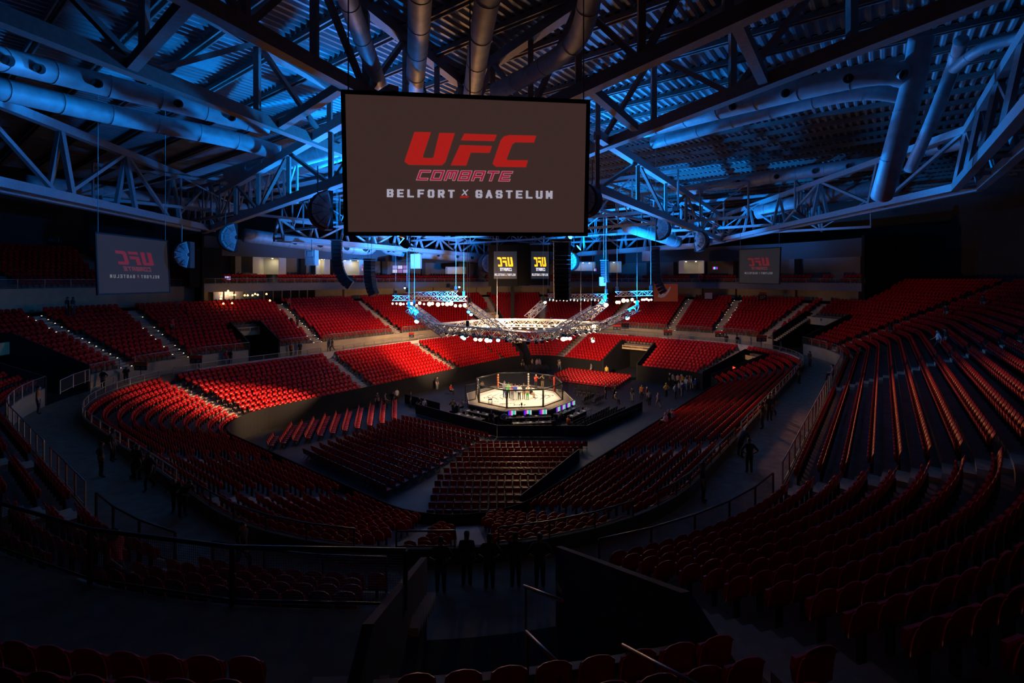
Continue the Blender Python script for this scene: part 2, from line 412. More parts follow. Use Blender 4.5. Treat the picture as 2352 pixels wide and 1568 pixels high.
# ------------------------------------------------------------------ seats
def seat_parts(nx, nz):
    """back shell, seat pan and bracket of one tip-up seat; local +y points to the back of the row"""
    b = MB(); w, h, z0 = .47, .47, .40
    pts = []
    for side in (0, 1):
        for j in range(nz+1):
            v = j/nz
            for i in range(nx+1):
                u = i/nx*2-1
                ww = w/2*(1-.10*v*v); z = z0+h*v-(.07*abs(u)**4 if v > .9 else 0)
                y = .30+.10*v-.05*(1-u*u)*-1*.9-.02*math.sin(v*3)+(.035 if side else 0)
                pts.append((u*ww, y-.045*(1-abs(u)), z))
    n1 = (nx+1)*(nz+1); fs = []
    for j in range(nz):
        for i in range(nx):
            a = j*(nx+1)+i; fs.append((a, a+1, a+nx+2, a+nx+1)); fs.append((n1+a, n1+a+nx+1, n1+a+nx+2, n1+a+1))
    for i in range(nx):
        a = nz*(nx+1)+i; fs.append((a, a+1, n1+a+1, n1+a)); fs.append((i+1, i, n1+i, n1+i+1))
    for j in range(nz):
        a = j*(nx+1); fs.append((a+nx+1, a, n1+a, n1+a+nx+1)); a += nx; fs.append((a, a+nx+1, n1+a+nx+1, n1+a))
    b.add(pts, fs)
    p = MB()
    R = Matrix.Rotation(math.radians(-82), 3, 'X')
    # pan tipped up against the back
    prof = [(-.19, .0), (.19, .0), (.20, .14), (.16, .25), (-.16, .25), (-.20, .14)]
    c0 = Vector((0, .25, .39))
    def tip(x, y, z):
        q = R @ Vector((x, -y, z)); return c0+Vector((q.x, q.y, q.z))
    top = [tip(x, y, .025) for x, y in prof]; bot = [tip(x, y, -.03) for x, y in prof]
    p.add(top+bot, [tuple(range(6))[::-1], tuple(range(6, 12))]+[(i, (i+1) % 6, (i+1) % 6+6, i+6) for i in range(6)])
    k = MB(); k.box((0, .33, .22), (.06, .10, .44)); k.box((0, .30, .42), (.40, .06, .05))
    return b, p, k
hb, hp, hk = seat_parts(6, 4)
back_me = hb.mesh('backrest', M['seat_red'], True); pan_me = hp.mesh('seat_pan', M['seat_red']); brk_me = hk.mesh('stadium_seat', M['seat_frame'])
def seat_spots():
    out = []
    for tier, n, rowf, D, AL, VL in (('lower', LOW_N, row_lo, LOW_D, AISLE_LO, VOM_LO), ('upper', 22, row_up, UP_D, AISLE_UP, VOM_UP), ('gallery', GAL_N, row_gal, .8, AISLE_UP, []), ('suite', 2, row_suite, .9, AISLE_UP, [])):
        for i in range(n):
            d, z = rowf(i); dm = d+.28
            t = 0.0
            while t < TT:
                step = .54/tscale(t, dm)
                lim = LOW_N if tier == 'lower' else up_rows(t) if tier == 'upper' else (GAL_N if T_SL < t < CUM[5]-4 else 0) if tier == 'gallery' else (2 if (t < T_SL-1 or t > T_SR+1) else 0)
                if i < lim and not near_aisle(t, dm, AL, .80) and not in_vom(t-.5, i, VL) and not in_vom(t+.5, i, VL) and not in_vom(t, i-1 if i else 0, VL) and not (tier == 'upper' and on_landing(t, i)):
                    p, nn = P(t, d+.12+(sh(t, i) if tier == 'upper' else 0)); q = Vector((p.x, p.y, z))
                    if in_view(q+Vector((0, 0, .5)), 40): out.append((q, math.atan2(nn.y, nn.x)-math.pi/2, tier, i, t, d))
                t += step
    return out
SPOTS = seat_spots()
def bulk(name, me_parts, spots, mats, label, cat):
    """every remaining seat of one kind as one object"""
    V = []; Fq = []; MI = []; o = 0
    tv = []; tf = []; tm = []
    for mb, mi in me_parts:
        off = len(tv); tv += mb.v; tf += [tuple(i+off for i in f) for f in mb.f]; tm += [mi]*len(mb.f)
    tv = np.array(tv); n = len(tv)
    allv = np.zeros((len(spots)*n, 3))
    for k, s in enumerate(spots):
        c, sn = math.cos(s[1]), math.sin(s[1]); q = s[0]
        allv[k*n:(k+1)*n, 0] = tv[:, 0]*c-tv[:, 1]*sn+q.x; allv[k*n:(k+1)*n, 1] = tv[:, 0]*sn+tv[:, 1]*c+q.y; allv[k*n:(k+1)*n, 2] = tv[:, 2]+q.z
    lens = np.array([len(f) for f in tf]); flat = np.concatenate([np.array(f) for f in tf]); nl = len(flat)
    K = len(spots)
    me = bpy.data.meshes.new(name)
    me.vertices.add(K*n); me.vertices.foreach_set('co', allv.ravel())
    me.loops.add(K*nl); me.polygons.add(K*len(tf))
    me.loops.foreach_set('vertex_index', (np.tile(flat, K)+np.repeat(np.arange(K)*n, nl)).astype(np.int32))
    starts = np.concatenate([[0], np.cumsum(lens)[:-1]])
    me.polygons.foreach_set('loop_start', (np.tile(starts, K)+np.repeat(np.arange(K)*nl, len(tf))).astype(np.int32))
    me.polygons.foreach_set('material_index', np.tile(np.array(tm), K).astype(np.int32))
    for m in mats: me.materials.append(m)
    me.update(calc_edges=True); me.validate()
    o = bpy.data.objects.new(name, me); COL.objects.link(o)
    return tag(o, label, cat, kind='stuff')
SPOTS.sort(key=lambda s: s[0].y**2+s[0].x**2+(s[0].z-EYE)**2)
near, rest = SPOTS[:300], SPOTS[300:]
lb, lp, lk = seat_parts(3, 2)
bulk('stadium_seats', [(lb, 0), (lp, 0), (lk, 1)], rest, [M['seat_red'], M['seat_frame']], 'rows of empty red tip-up seats around the arena bowl', 'seats')
# the nearest ones are things of their own, numbered along their rows for the labels
rows_seen = {}
for s in sorted(near, key=lambda s: (s[2], s[3], s[4])):
    rows_seen.setdefault((s[2], s[3]), []).append(s)
for (tier, i), L in rows_seen.items():
    L.sort(key=lambda s: s[0].x/s[0].y)
    for k, s in enumerate(L):
        b = obj('stadium_seat', brk_me, None, s[0], s[1]); obj('backrest', back_me, b); obj('seat_pan', pan_me, b)
        tag(b, 'dark red tip-up seat, %s from the left in the %s row of the %s tier' % (ORD[k], ORD[i], tier), 'seat', 'nearest tip-up seats of the %s tier' % tier)
print('SEATS', len(SPOTS))
# ------------------------------------------------------------------ roof: deck, purlins, trusses, ducts
ROOF_Z = 28.2
def UVP(u, v, z): q = xy(u, v); return Vector((q.x, q.y, z))
# corrugated deck in bays, ribs running across the purlins
M['deck'] = mat('corrugated roof sheet', (.30, .30, .32), .55, .2, noise=.15, nscale=.6)
deck_root = None
US = [-78+3*k for k in range(53)]
for k in range(len(US)-1):
    mb = MB(); u0, u1 = US[k]+.10, US[k+1]-.10; per = .56
    vv = []; v = -72.0
    while v < 66:
        vv += [(v, 0), (v+.10, .17), (v+.30, .17), (v+.40, 0)]; v += per
    pts = [UVP(u, a, ROOF_Z+h) for u in (u0, u1) for a, h in vv]; n = len(vv)
    mb.add(pts, [(i, i+1, n+i+1, n+i) for i in range(n-1)])
    if not any(in_view(UVP(u0, a, ROOF_Z), 200) for a in range(-72, 66, 3)): continue
    if deck_root is None: deck_root = struct(mb.build('ceiling', M['deck']))
    else: mb.build('roof_panel', M['deck'], deck_root)
for k, u in enumerate(US):
    a, b = UVP(u, -66, ROOF_Z-.16), UVP(u, 62, ROOF_Z-.16)
    if not any(in_view(UVP(u, q, ROOF_Z), 200) for q in range(-66, 62, 3)): continue
    for s in (-.16, .16):
        m = MB(); off = Vector((AU.x*s, AU.y*s, 0)); m.bar(a+off, b+off, .09, .30); m.build('roof_purlin', M['dark_steel'], deck_root)
# the dark rear wall of the hall behind the stands
band('wall_hall', 40, 10, 40, ROOF_Z+.3, M['dark_concrete'])

def truss(name, label, A, B, H, n, w=.34, wd=.20, m='dark_steel', group=None, posts=True, start=0, topcut=0.0, m2=None, double=0.0):
    """a plane lattice girder from A to B (bottom chord), H high, n panels: every chord, post and diagonal a part"""
    A, B = Vector(A), Vector(B); mm = M[m]; md = M[m2 or m]
    r = thing(name, label, 'roof truss', A, group)
    up = Vector((0, 0, H)); d = B-A
    side = d.cross(Vector((0, 0, 1))).normalized()*double
    offs = [side*0] if not double else [side*-.5, side*.5]
    for o in offs:
        MB().bar(A+o, B+o, w, w*1.15).build('bottom_chord', mm, r)
    MB().bar(A+up+d*topcut, B+up-d*topcut, w, w*1.15).build('top_chord', mm, r)
    for i in range(n+1):
        p = A+d*(i/n)
        if posts and (topcut == 0 or 0 < i < n): MB().bar(p+offs[0], p+up, wd, wd).build('post', md, r)
        if double:
            MB().bar(p+offs[0], p+offs[1], wd*.7, wd*.7).build('cross_tie', md, r)
            MB().bar(p+offs[1], p+up, wd, wd).build('post', md, r)
        if i < n:
            q = A+d*((i+1)/n)
            a, b = (p, q+up) if (i+start) % 2 else (p+up, q)
            MB().bar(a, b, wd*.85, wd*.85).build('diagonal', md, r)
    return r
ZB = 23.5
def GZ(px, py, z=ZB): return G(px, py, z)
# four main girders that pass over the camera towards the middle of the hall
truss('main_roof_girder', 'brown steel girder running from top left edge to behind big screen, upper one', GZ(330, -64), GZ(1062, 335), 4.2, 6, .52, .30)
truss('main_roof_girder', 'long brown steel girder above the left air ducts, ending behind big screen', GZ(-130, -16), GZ(1118, 480), 4.2, 8, .55, .30)
truss('main_roof_girder', 'brown steel girder from top edge right of big screen down to its corner', GZ(1960, -84), GZ(1062, 334), 4.2, 6, .52, .30, start=1)
truss('main_roof_girder', 'long brown steel girder over the right air ducts, ending behind big screen', GZ(2420, -75), GZ(1095, 450), 4.2, 8, .55, .30, start=1)
for k, (a, b, l) in enumerate((((440, -4), (302, 152), 'brown cross brace between the two left girders, near the top edge'), ((784, 200), (642, 290), 'brown cross brace between left girders, touching the big screen corner'),
                 ((1688, 40), (1753, 182), 'brown cross brace between the two right girders, far from the screen'), ((1348, 197), (1458, 292), 'brown cross brace between right girders, next to the big screen'))):
    m = MB(); m.bar(GZ(*a), GZ(*b), .40, .45); tag(m.build('girder_brace', M['dark_steel']), l, 'brace')
# lattice grid further off, along both axes of the hall
Z2 = 21.0
k = 0
for u, v0, v1 in ((4, -16, 34), (14, -20, 34), (24, -26, 34), (34, -30, 30), (-8, 4, 34), (-20, 8, 32)):
    k += 1
    truss('lattice_girder', '%s pale blue-lit lattice girder across the hall, counted from the far end' % ORD[[34, 24, 14, 4, -8, -20].index(u)], UVP(u, v0, Z2), UVP(u, v1, Z2), 3.6, 11, .26, .15, 'blue_steel', 'cross girders of the roof', start=k % 2)
for v, u0, u1, l in ((24, -30, 44, 'pale lattice girder along the hall above the left stand'), (8, 4, 44, 'pale lattice girder along the hall, left of its middle line'), (-8, 4, 44, 'pale lattice girder along the hall, right of its middle line'), (-24, 16, 44, 'pale lattice girder along the hall above the right stand')):
    truss('lattice_girder', l, UVP(u0, v, Z2+.6), UVP(u1, v, Z2+.6), 3.0, 11, .24, .14, 'blue_steel', 'long girders of the roof', start=1)
# lower ring of the roof
ZR = 20.2
truss('ring_girder', 'blue-edged girder from left fan loudspeaker up to big screen', GZ(468, 531, ZR), GZ(905, 370, ZR), 3.4, 6, .50, .26, 'blue_steel', m2='dark_steel')
truss('ring_girder', 'blue-edged girder from big screen down to right fan loudspeaker', GZ(1372, 434, ZR), GZ(1662, 553, ZR), 3.4, 6, .50, .26, 'blue_steel', m2='dark_steel', start=1)
truss('ring_girder', 'blue-lit edge girder along the left side below the air ducts', GZ(-90, 406, ZR), GZ(473, 526, ZR), 5.0, 4, .52, .30, 'blue_steel', double=1.6)
truss('ring_girder', 'blue-lit edge girder sweeping along the right side of the roof', GZ(1590, 567, ZR), GZ(2222, 430, ZR), 3.6, 7, .40, .24, 'blue_steel', double=1.5, start=1)
truss('ring_girder', 'dim edge girder leaving the frame at the right below the roof', GZ(2222, 430, ZR), GZ(2440, 215, ZR), 3.6, 4, .40, .24, 'steel', double=1.2)
truss('ring_girder', 'bright blue girder over the far left suites', W(640, 548, 62), W(1125, 590, 98), 2.6, 9, .55, .28, 'blue_steel', double=2.2)
truss('ring_girder', 'bright blue girder with open W bracing over the far right suites', W(1296, 586, 94), W(1612, 563, 72), 3.4, 6, .55, .30, 'blue_steel', double=2.0)

# air ducts
def duct(label, pts, r, nozz=(), m='duct', rings=True, group=None, grille=None):
    pts = [Vector(p) for p in pts]; fine = []
    for i in range(len(pts)-1):           # round the elbows with a Catmull-Rom spline
        p0, p1, p2, p3 = pts[max(i-1, 0)], pts[i], pts[i+1], pts[min(i+2, len(pts)-1)]
        for s in range(6):
            t = s/6; fine.append(.5*((2*p1)+(p2-p0)*t+(2*p0-5*p1+4*p2-p3)*t*t+(3*p1-p0-3*p2+p3)*t**3))
    fine.append(pts[-1])
    rt = thing('air_duct', label, 'air duct', fine[0], group)
    MB().tube(fine, r, 20).build('duct_run', M[m], rt, True)
    if rings:
        L = sum((fine[i+1]-fine[i]).length for i in range(len(fine)-1)); acc = 0; nxt = 1.2
        for i in range(len(fine)-1):
            a, b = fine[i], fine[i+1]; l = (b-a).length; d = (b-a).normalized()
            while nxt < acc+l:
                c = a+d*(nxt-acc); MB().tube([c-d*.03, c+d*.03], r*1.045, 20).build('flange', M[m], rt); nxt += 2.4
            acc += l
    tocam = Vector((0, 0, EYE))
    for f in nozz:
        k = min(int(f*(len(fine)-1)), len(fine)-2); c = fine[k].lerp(fine[k+1], f*(len(fine)-1)-k); ax = (fine[k+1]-fine[k]).normalized()
        d = (tocam-c); d -= ax*d.dot(ax); d.normalize()
        if d.z < -.6: d = (d+Vector((0, 0, .3))).normalized()
        nz = MB(); nz.tube([c+d*(r*.9), c+d*(r+.22)], [r*.34, r*.42], 14, cap=False); nb = nz.build('nozzle', M['duct'], rt, True)
        MB().tube([c+d*(r*.93), c+d*(r*1.02)], r*.36, 12).build('nozzle_throat', M['black'], nb)
    return rt
duct('upper of two long air ducts on the left, with round nozzles', [W(-60, 118, 21.5), W(120, 165, 25), W(438, 245, 30), W(618, 292, 33)], .60, (.10, .25, .43, .62, .80))
duct('lower of two long air ducts on the left, above the edge girder', [W(-60, 190, 24), W(225, 256, 29), W(540, 322, 35), W(640, 352, 37)], .60, ())
duct('air duct crossing behind the left pair, towards the big screen', [W(530, 402, 46), W(650, 372, 42), W(800, 330, 38)], .75)
duct('thin air duct below the crossing duct, left of big screen', [W(560, 430, 48), W(690, 388, 44), W(800, 350, 41)], .5)
duct('dim brown air duct behind the left edge girder', [W(60, 420, 40), W(230, 440, 46), W(440, 470, 54), W(560, 480, 60)], .7)
duct('upper long air duct on the right, with round nozzles', [W(1480, 298, 36), W(1700, 240, 30), W(1990, 172, 25), W(2090, 178, 25)], .58, (.16, .33, .47, .62, .78))
duct('lower twin air duct on the right, under the nozzled one', [W(1500, 328, 37), W(1760, 258, 31), W(1970, 212, 27.5), W(2090, 222, 27)], .46, ())
duct('blue-lit air duct on the right with seven nozzles', [W(1560, 440, 58), W(1700, 418, 52), W(1960, 380, 44), W(2050, 372, 43)], .62, (.22, .34, .46, .56, .66, .78, .9))
duct('lowest air duct on the right, above the edge girder', [W(1740, 488, 60), W(1880, 455, 54), W(2010, 432, 50), W(2070, 420, 48)], .85, ())
duct('thick upright air duct dropping at the far right', [W(2116, 85, 24), W(2100, 180, 24.5), W(2068, 300, 25), W(2040, 400, 26), W(2025, 450, 27)], .52)
duct('thin upright air duct right of the thick one', [W(2208, 92, 25.5), W(2190, 150, 27), W(2135, 290, 28), W(2090, 390, 30)], .32)
duct('air duct branching to the right edge near the top', [W(2190, 160, 27), W(2260, 110, 25), W(2380, 75, 23)], .30)
duct('brown air duct with nozzles at the right edge', [W(2090, 352, 38), W(2200, 330, 35), W(2320, 302, 32)], .5, (.4, .95))
duct('brown air duct coming down to the middle of the screen top', [W(1130, -60, 17.5), W(1105, 80, 21), W(1085, 215, 27)], .50)
duct('brown air duct coming down left of the screen middle', [W(965, -60, 18), W(962, 70, 22), W(952, 205, 28)], .50)
duct('slanting brown air duct over the left screen corner', [W(785, -40, 17), W(825, 70, 20), W(872, 195, 25)], .38)
duct('bent brown air duct over the right half of the screen', [W(1362, -40, 18), W(1325, 90, 21), W(1240, 158, 24), W(1140, 210, 27)], .46)
duct('blue-lit nozzled air duct over the far left suites, left piece', [W(560, 540, 66), W(700, 558, 72), W(835, 572, 78), W(852, 560, 78), W(853, 530, 78)], .95, (.2, .3, .4, .5, .6, .7))
duct('blue-lit nozzled air duct over the far left suites, right piece', [W(880, 530, 80), W(882, 562, 80), W(905, 574, 82), W(1000, 584, 88), W(1098, 592, 94)], .95, (.35, .45, .55, .65, .75, .85, .93))
duct('purple-grey air duct end right of the black scoreboard', [W(1440, 520, 62), W(1500, 538, 66), W(1556, 556, 70)], .8)

# ------------------------------------------------------------------ fan loudspeakers and box loudspeakers
M['spk_white'] = mat('white loudspeaker shell', (.66, .66, .68), .5, noise=.06)
M['spk_dark'] = mat('dark loudspeaker back', (.05, .045, .05), .7)
M['grille'] = mat('grey speaker grille', (.42, .42, .45), .7, noise=.15, nscale=40)
def fan_speaker(label, c, size, yaw, mir=1):
    r = thing('fan_loudspeaker', label, 'loudspeaker', c, 'fan loudspeakers under the roof'); c = Vector(c)
    R = Matrix.Rotation(yaw, 3, 'Z')
    def q(x, y, z): return c+R @ Vector((x*size*mir, y*size, z*size))
    arc = [(math.cos(a), math.sin(a)) for a in [math.radians(-100+200*i/10-180) for i in range(11)]]
    back = MB(); poly = [q(.42+x*.62, .30, z*.62) for x, z in arc]; back.prism(poly, R @ Vector((0, -.55*size, 0))); back.build('rear_shell', M['spk_dark'], r)
    hub = (.50, 0)
    for i in range(5):
        a0, a1 = math.radians(100+160*i/5), math.radians(100+160*(i+1)/5); g = .02
        p = [q(hub[0]+.10*math.cos(a0), -.34, .10*math.sin(a0)), q(hub[0]+.62*math.cos(a0+g), -.28, .62*math.sin(a0+g)), q(hub[0]+.62*math.cos(a1-g), -.28, .62*math.sin(a1-g)), q(hub[0]+.10*math.cos(a1), -.34, .10*math.sin(a1))]
        s = MB(); s.prism(p, R @ Vector((0, .10*size, 0))); f = s.build('horn_segment', M['spk_white'], r)
        am = (a0+a1)/2; gg = [q(hub[0]+rr*math.cos(am+o), -.36, rr*math.sin(am+o)) for rr, o in ((.30, -.16), (.50, -.18), (.50, .18), (.30, .16))]
        s = MB(); s.prism(gg, R @ Vector((0, .04*size, 0))); s.build('grille', M['grille'], f)
    s = MB(); s.bar(q(.1, 0, .55), q(.1, 0, 1.4), .06); s.build('hanger', M['steel'], r)
fan_speaker('white fan loudspeaker glowing blue left of the centre, on the girder corner', W(512, 545, 44), 2.1, math.radians(38))
fan_speaker('big brown fan loudspeaker hanging beside the left edge of the big screen', W(722, 482, 29), 1.9, math.radians(28))
fan_speaker('purple-grey fan loudspeaker hanging right of the big screen', W(1532, 524, 48), 1.9, math.radians(-25), -1)
fan_speaker('white fan loudspeaker glowing blue on the right girder corner', W(1619, 553, 56), 2.0, math.radians(-38), -1)
fan_speaker('dim fan loudspeaker right of the left side screen', W(412, 585, 36), 1.6, math.radians(15))
fan_speaker('dark fan loudspeaker half hidden by the right screen edge', W(1366, 458, 28), 1.6, math.radians(-30), -1)
fan_speaker('blue fan loudspeaker beside the black scoreboard, left of it', W(1108, 605, 78), 2.6, math.radians(20))
fan_speaker('blue fan loudspeaker beside the black scoreboard, right of it', W(1322, 600, 76), 2.6, math.radians(-20), -1)
def box_speaker(label, c, s):
    r = thing('box_loudspeaker', label, 'loudspeaker', c, 'box loudspeakers under the roof'); c = Vector(c)
    b = MB(); b.box(c, (s, s*.9, s*1.5)); b.build('cabinet', M['spk_white'], r)
    b = MB(); b.box(c+Vector((0, -s*.46, -s*.34)), (s*.86, .06, s*.70)); b.build('lower_grille', M['spk_white'], r)
    b = MB(); b.box(c+Vector((0, -s*.46, s*.42)), (s*.5, .06, s*.4)); b.build('upper_grille', M['spk_white'], r)
    b = MB(); b.bar(c+Vector((0, 0, s*.7)), c+Vector((0, 0, s*1.8)), .08); b.build('hanger', M['steel'], r)
box_speaker('blue-lit box loudspeaker between suites and J-shaped speaker array', W(716, 592, 62), 1.3)
box_speaker('blue-lit box loudspeaker under the far nozzled duct', W(956, 600, 80), 1.6)
box_speaker('small blue-lit box loudspeaker over the far right suites', W(1484, 588, 74), 1.0)
box_speaker('small blue box loudspeaker under the slim array', W(1384, 646, 66), .8)
# ------------------------------------------------------------------ hanging projection screens
def emis(name, color, s): return mat(name, (.02, .02, .02), .6, emit=color, estr=s, noise=0)
M['screen_near'] = mat('projection screen cloth', (.22, .17, .15), .85, emit=(.040, .021, .018), estr=1.0, noise=.05, nscale=30)
M['screen_side'] = mat('rear projection cloth', (.025, .022, .022), .85, emit=(.014, .011, .011), estr=1.0, noise=.05, nscale=30)
M['art_red'] = emis('projected red', (.36, .012, .010), 1.0); M['art_white'] = emis('projected pale lilac', (.36, .34, .42), 1.0)
M['art_pink'] = emis('projected pink edge', (.36, .16, .19), 1.0); M['art_crimson'] = emis('projected crimson', (.30, .010, .035), 1.0)
M['art_red_dim'] = emis('dim projected red', (.115, .006, .006), 1.0); M['art_white_dim'] = emis('dim projected grey', (.13, .12, .14), 1.0); M['art_pink_dim'] = emis('dim projected pink', (.10, .018, .024), 1.0)
M['led_yellow'] = emis('amber display', (1.0, .42, .01), 2.0); M['led_red'] = emis('red display', (.75, .03, .01), 1.0); M['led_white'] = emis('white display', (.9, .85, .95), 1.1); M['score_black'] = mat('scoreboard black', (.004, .004, .005), .8, spec=.15)
M['led_panel'] = mat('dark display glass', (.004, .004, .006), .5, emit=(.012, .016, .026), estr=1.0, noise=0)
UFC = [[(565,862),(672,864),(622,1020),(624,1032),(680,1034),(690,1028),(727,868),(828,870),(768,1060),(745,1082),(530,1078),(502,1058),(508,1035)],
       [(890,873),(1103,880),(1087,922),(868,917)], [(862,948),(1072,955),(1058,1000),(933,998),(905,1084),(803,1082)],
       [(1185,882),(1363,886),(1350,932),(1225,930),(1205,945),(1170,1040),(1175,1048),(1310,1050),(1298,1096),(1100,1092),(1077,1072),(1130,915),(1150,892)]]
SQ = [(103, 600), (1708, 660), (1700, 1545), (128, 1530)]
def homog(src):
    A = []; b = []
    for (x, y), (u, v) in zip(src, ((0, 0), (1, 0), (1, 1), (0, 1))):
        A += [[x, y, 1, 0, 0, 0, -u*x, -u*y], [0, 0, 0, x, y, 1, -v*x, -v*y]]; b += [u, v]
    h = np.linalg.solve(np.array(A, float), np.array(b, float)); return np.append(h, 1).reshape(3, 3)
HM = homog(SQ)
def st(x, y):
    q = HM @ np.array([x, y, 1.0]); return q[0]/q[2], q[1]/q[2]
def text2d(txt, bold=.0, space=1.0, shear=0.0):
    c = bpy.data.curves.new('letters', 'FONT'); c.body = txt; c.size = 1; c.offset = bold; c.space_character = space; c.shear = shear; c.resolution_u = 3
    o = bpy.data.objects.new('letters', c); COL.objects.link(o)
    dg = bpy.context.evaluated_depsgraph_get(); me = bpy.data.meshes.new_from_object(o.evaluated_get(dg))
    v = np.array([tuple(p.co)[:2] for p in me.vertices]); f = [tuple(p.vertices) for p in me.polygons]
    bpy.data.objects.remove(o); bpy.data.curves.remove(c); bpy.data.meshes.remove(me)
    lo, hi = v.min(0), v.max(0); v = (v-lo)/(hi-lo); v[:, 1] = 1-v[:, 1]
    return v, f
STROKES = {'C': [[(1,1),(0,1),(0,0),(1,0)]], 'O': [[(0,0),(0,1),(1,1),(1,0),(0,0)]], 'm': [[(0,0),(0,1),(1,1),(1,0)],[(.5,1),(.5,.25)]], 'b': [[(0,0),(0,1),(1,1),(1,0),(0,0)],[(0,.5),(1,.5)]], 'a': [[(0,0),(0,1),(1,1),(1,0)],[(0,.42),(1,.42)]],
  'T': [[(0,1),(1,1)],[(.5,1),(.5,0)]], 'E': [[(1,1),(0,1),(0,0),(1,0)],[(0,.5),(.85,.5)]], 'B': [[(0,0),(0,1),(.85,1),(1,.85),(.85,.52),(0,.52)],[(.85,.52),(1,.35),(.9,0),(0,0)]], 'L': [[(0,1),(0,0),(1,0)]], 'F': [[(1,1),(0,1),(0,0)],[(0,.5),(.85,.5)]],
  'o': [[(.15,0),(0,.15),(0,.85),(.15,1),(.85,1),(1,.85),(1,.15),(.85,0),(.15,0)]], 'R': [[(0,0),(0,1),(.85,1),(1,.85),(1,.62),(.85,.48),(0,.48)],[(.5,.48),(1,0)]], 'G': [[(1,.78),(.85,1),(.15,1),(0,.85),(0,.15),(.15,0),(.85,0),(1,.15),(1,.45),(.6,.45)]],
  'A': [[(0,0),(.5,1),(1,0)],[(.22,.28),(.78,.28)]], 'S': [[(1,.8),(.85,1),(.15,1),(0,.85),(0,.62),(.15,.52),(.85,.48),(1,.36),(1,.15),(.85,0),(.15,0),(0,.2)]], 'U': [[(0,1),(0,.15),(.15,0),(.85,0),(1,.15),(1,1)]], 'M': [[(0,0),(0,1),(.5,.30),(1,1),(1,0)]], 'X': [[(0,0),(1,1)],[(0,1),(1,0)]]}
def strokes2d(txt, lw, gap, th, shear=0.0, grow=0.0):
    v = []; f = []; x = 0.0; t = th/2+grow
    for c in txt:
        for pl in STROKES[c]:
            pts = [Vector((x+a*lw, b)) for a, b in pl]
            for p, q in zip(pts[:-1], pts[1:]):
                d = (q-p).normalized()*t; n = Vector((-d.y, d.x)); o = len(v)
                v += [p-d+n, q+d+n, q+d-n, p-d-n]; f.append((o, o+1, o+2, o+3))
        x += lw+gap
    v = np.array([(a.x+a.y*shear, a.y) for a in v]); W_ = x-gap
    v[:, 0] = (v[:, 0])/(W_+shear); v[:, 1] = 1-v[:, 1]
    return v, f
TXT = {'combate': strokes2d('COmbaTE', .92, .55, .20, .3), 'combate_edge': strokes2d('COmbaTE', .92, .55, .20, .3, .07), 'belfort': strokes2d('BELFoRT', .44, .62, .25), 'x': strokes2d('X', .8, 0, .22, .2), 'gastelum': strokes2d('GASTELUM', .46, .60, .25)}
def artwork(root, S, red, pink, crimson, white, mirror, lift):
    """S(s, t, l) maps the unit square of the screen, t down, to world, l metres in front"""
    def mp(x, y, l):
        s, t = st(x, y); return S(1-s if mirror else s, t, l)
    for poly in UFC:
        m = MB(); m.add([mp(x, y, lift) for x, y in poly], [tuple(range(len(poly)))]); m.build('logo_letter', red, root)
    def put(key, box, mm, l, nm):
        v, f = TXT[key]; x0, y0, x1, y1 = box; sl = (y1-y0)*0
        m = MB(); m.add([mp(x0+(x1-x0)*a+0, y0+(y1-y0)*b+(x0+(x1-x0)*a-x0)*.016, l) for a, b in v], f); m.build(nm, mm, root)
    put('combate_edge', (590, 1120, 1202, 1172), pink, lift, 'lettering_edge'); put('combate', (590, 1120, 1202, 1172), crimson, lift*1.6, 'lettering')
    put('belfort', (397, 1243, 822, 1285), white, lift, 'lettering'); put('x', (880, 1246, 914, 1278), white, lift, 'lettering'); put('gastelum', (975, 1251, 1468, 1293), white, lift, 'lettering')
    m = MB(); m.add([mp(x, y, lift) for x, y in ((870, 1285), (922, 1285), (918, 1297), (862, 1297))], [(0, 1, 2, 3)]); m.build('underline', red, root)
def screen(label, corners, cloth, mats, mirror, frame, lift, cables):
    TL, TR, BR, BL = [Vector(c) for c in corners]
    n = (TR-TL).cross(BL-TL).normalized()
    if n.dot(Vector((0, 0, EYE))-TL) < 0: n = -n
    def S(s, t, l): return (TL*(1-s)+TR*s)*(1-t)+(BL*(1-s)+BR*s)*t+n*l
    r = thing('projection_screen', label, 'screen', (BL+BR)/2)
    m = MB(); m.prism([S(0, 0, 0), S(1, 0, 0), S(1, 1, 0), S(0, 1, 0)], n*-.03); m.build('screen_cloth', cloth, r)
    w = frame
    for a, b in (((0, 0), (1, 0)), ((1, 0), (1, 1)), ((1, 1), (0, 1)), ((0, 1), (0, 0))):
        p, q = S(a[0], a[1], -.02), S(b[0], b[1], -.02); d = (q-p).normalized()*w*.5
        m = MB(); m.bar(p-d, q+d, w, w, up=n); m.build('frame_bar', M['black'], r)
    artwork(r, S, mats[0], mats[1], mats[2], mats[3], mirror, lift)
    for s in cables:
        p = S(s, 0, 0); m = MB(); m.tube([p, Vector((p.x, p.y, ROOF_Z))], .02, 5); m.build('hanging_cable', M['steel'], r)
screen('big hanging screen with red logo and fighter names, nearest of the screens', [W(788, 211, 12.9), W(1351, 234, 13.85), W(1345, 538, 14.15), W(795, 537, 13.2)],
       M['screen_near'], (M['art_red'], M['art_pink'], M['art_crimson'], M['art_white']), False, .11, .012, (.02, .5, .98))
screen('dim hanging screen with mirrored lettering on the left side', [W(219, 534, 30.0), W(384, 553, 36), W(390, 671, 36), W(225, 676, 30.0)],
       M['screen_side'], (M['art_red_dim'], M['art_pink_dim'], M['art_pink_dim'], M['art_white_dim']), True, .10, .02, (.03, .97))
screen('small dim hanging screen with mirrored lettering on the right side', [W(1698, 573, 55), W(1793, 568, 50.3), W(1790, 652, 50.3), W(1698, 650, 55)],
       M['screen_side'], (M['art_red_dim'], M['art_pink_dim'], M['art_pink_dim'], M['art_white_dim']), True, .10, .03, (.03, .97))
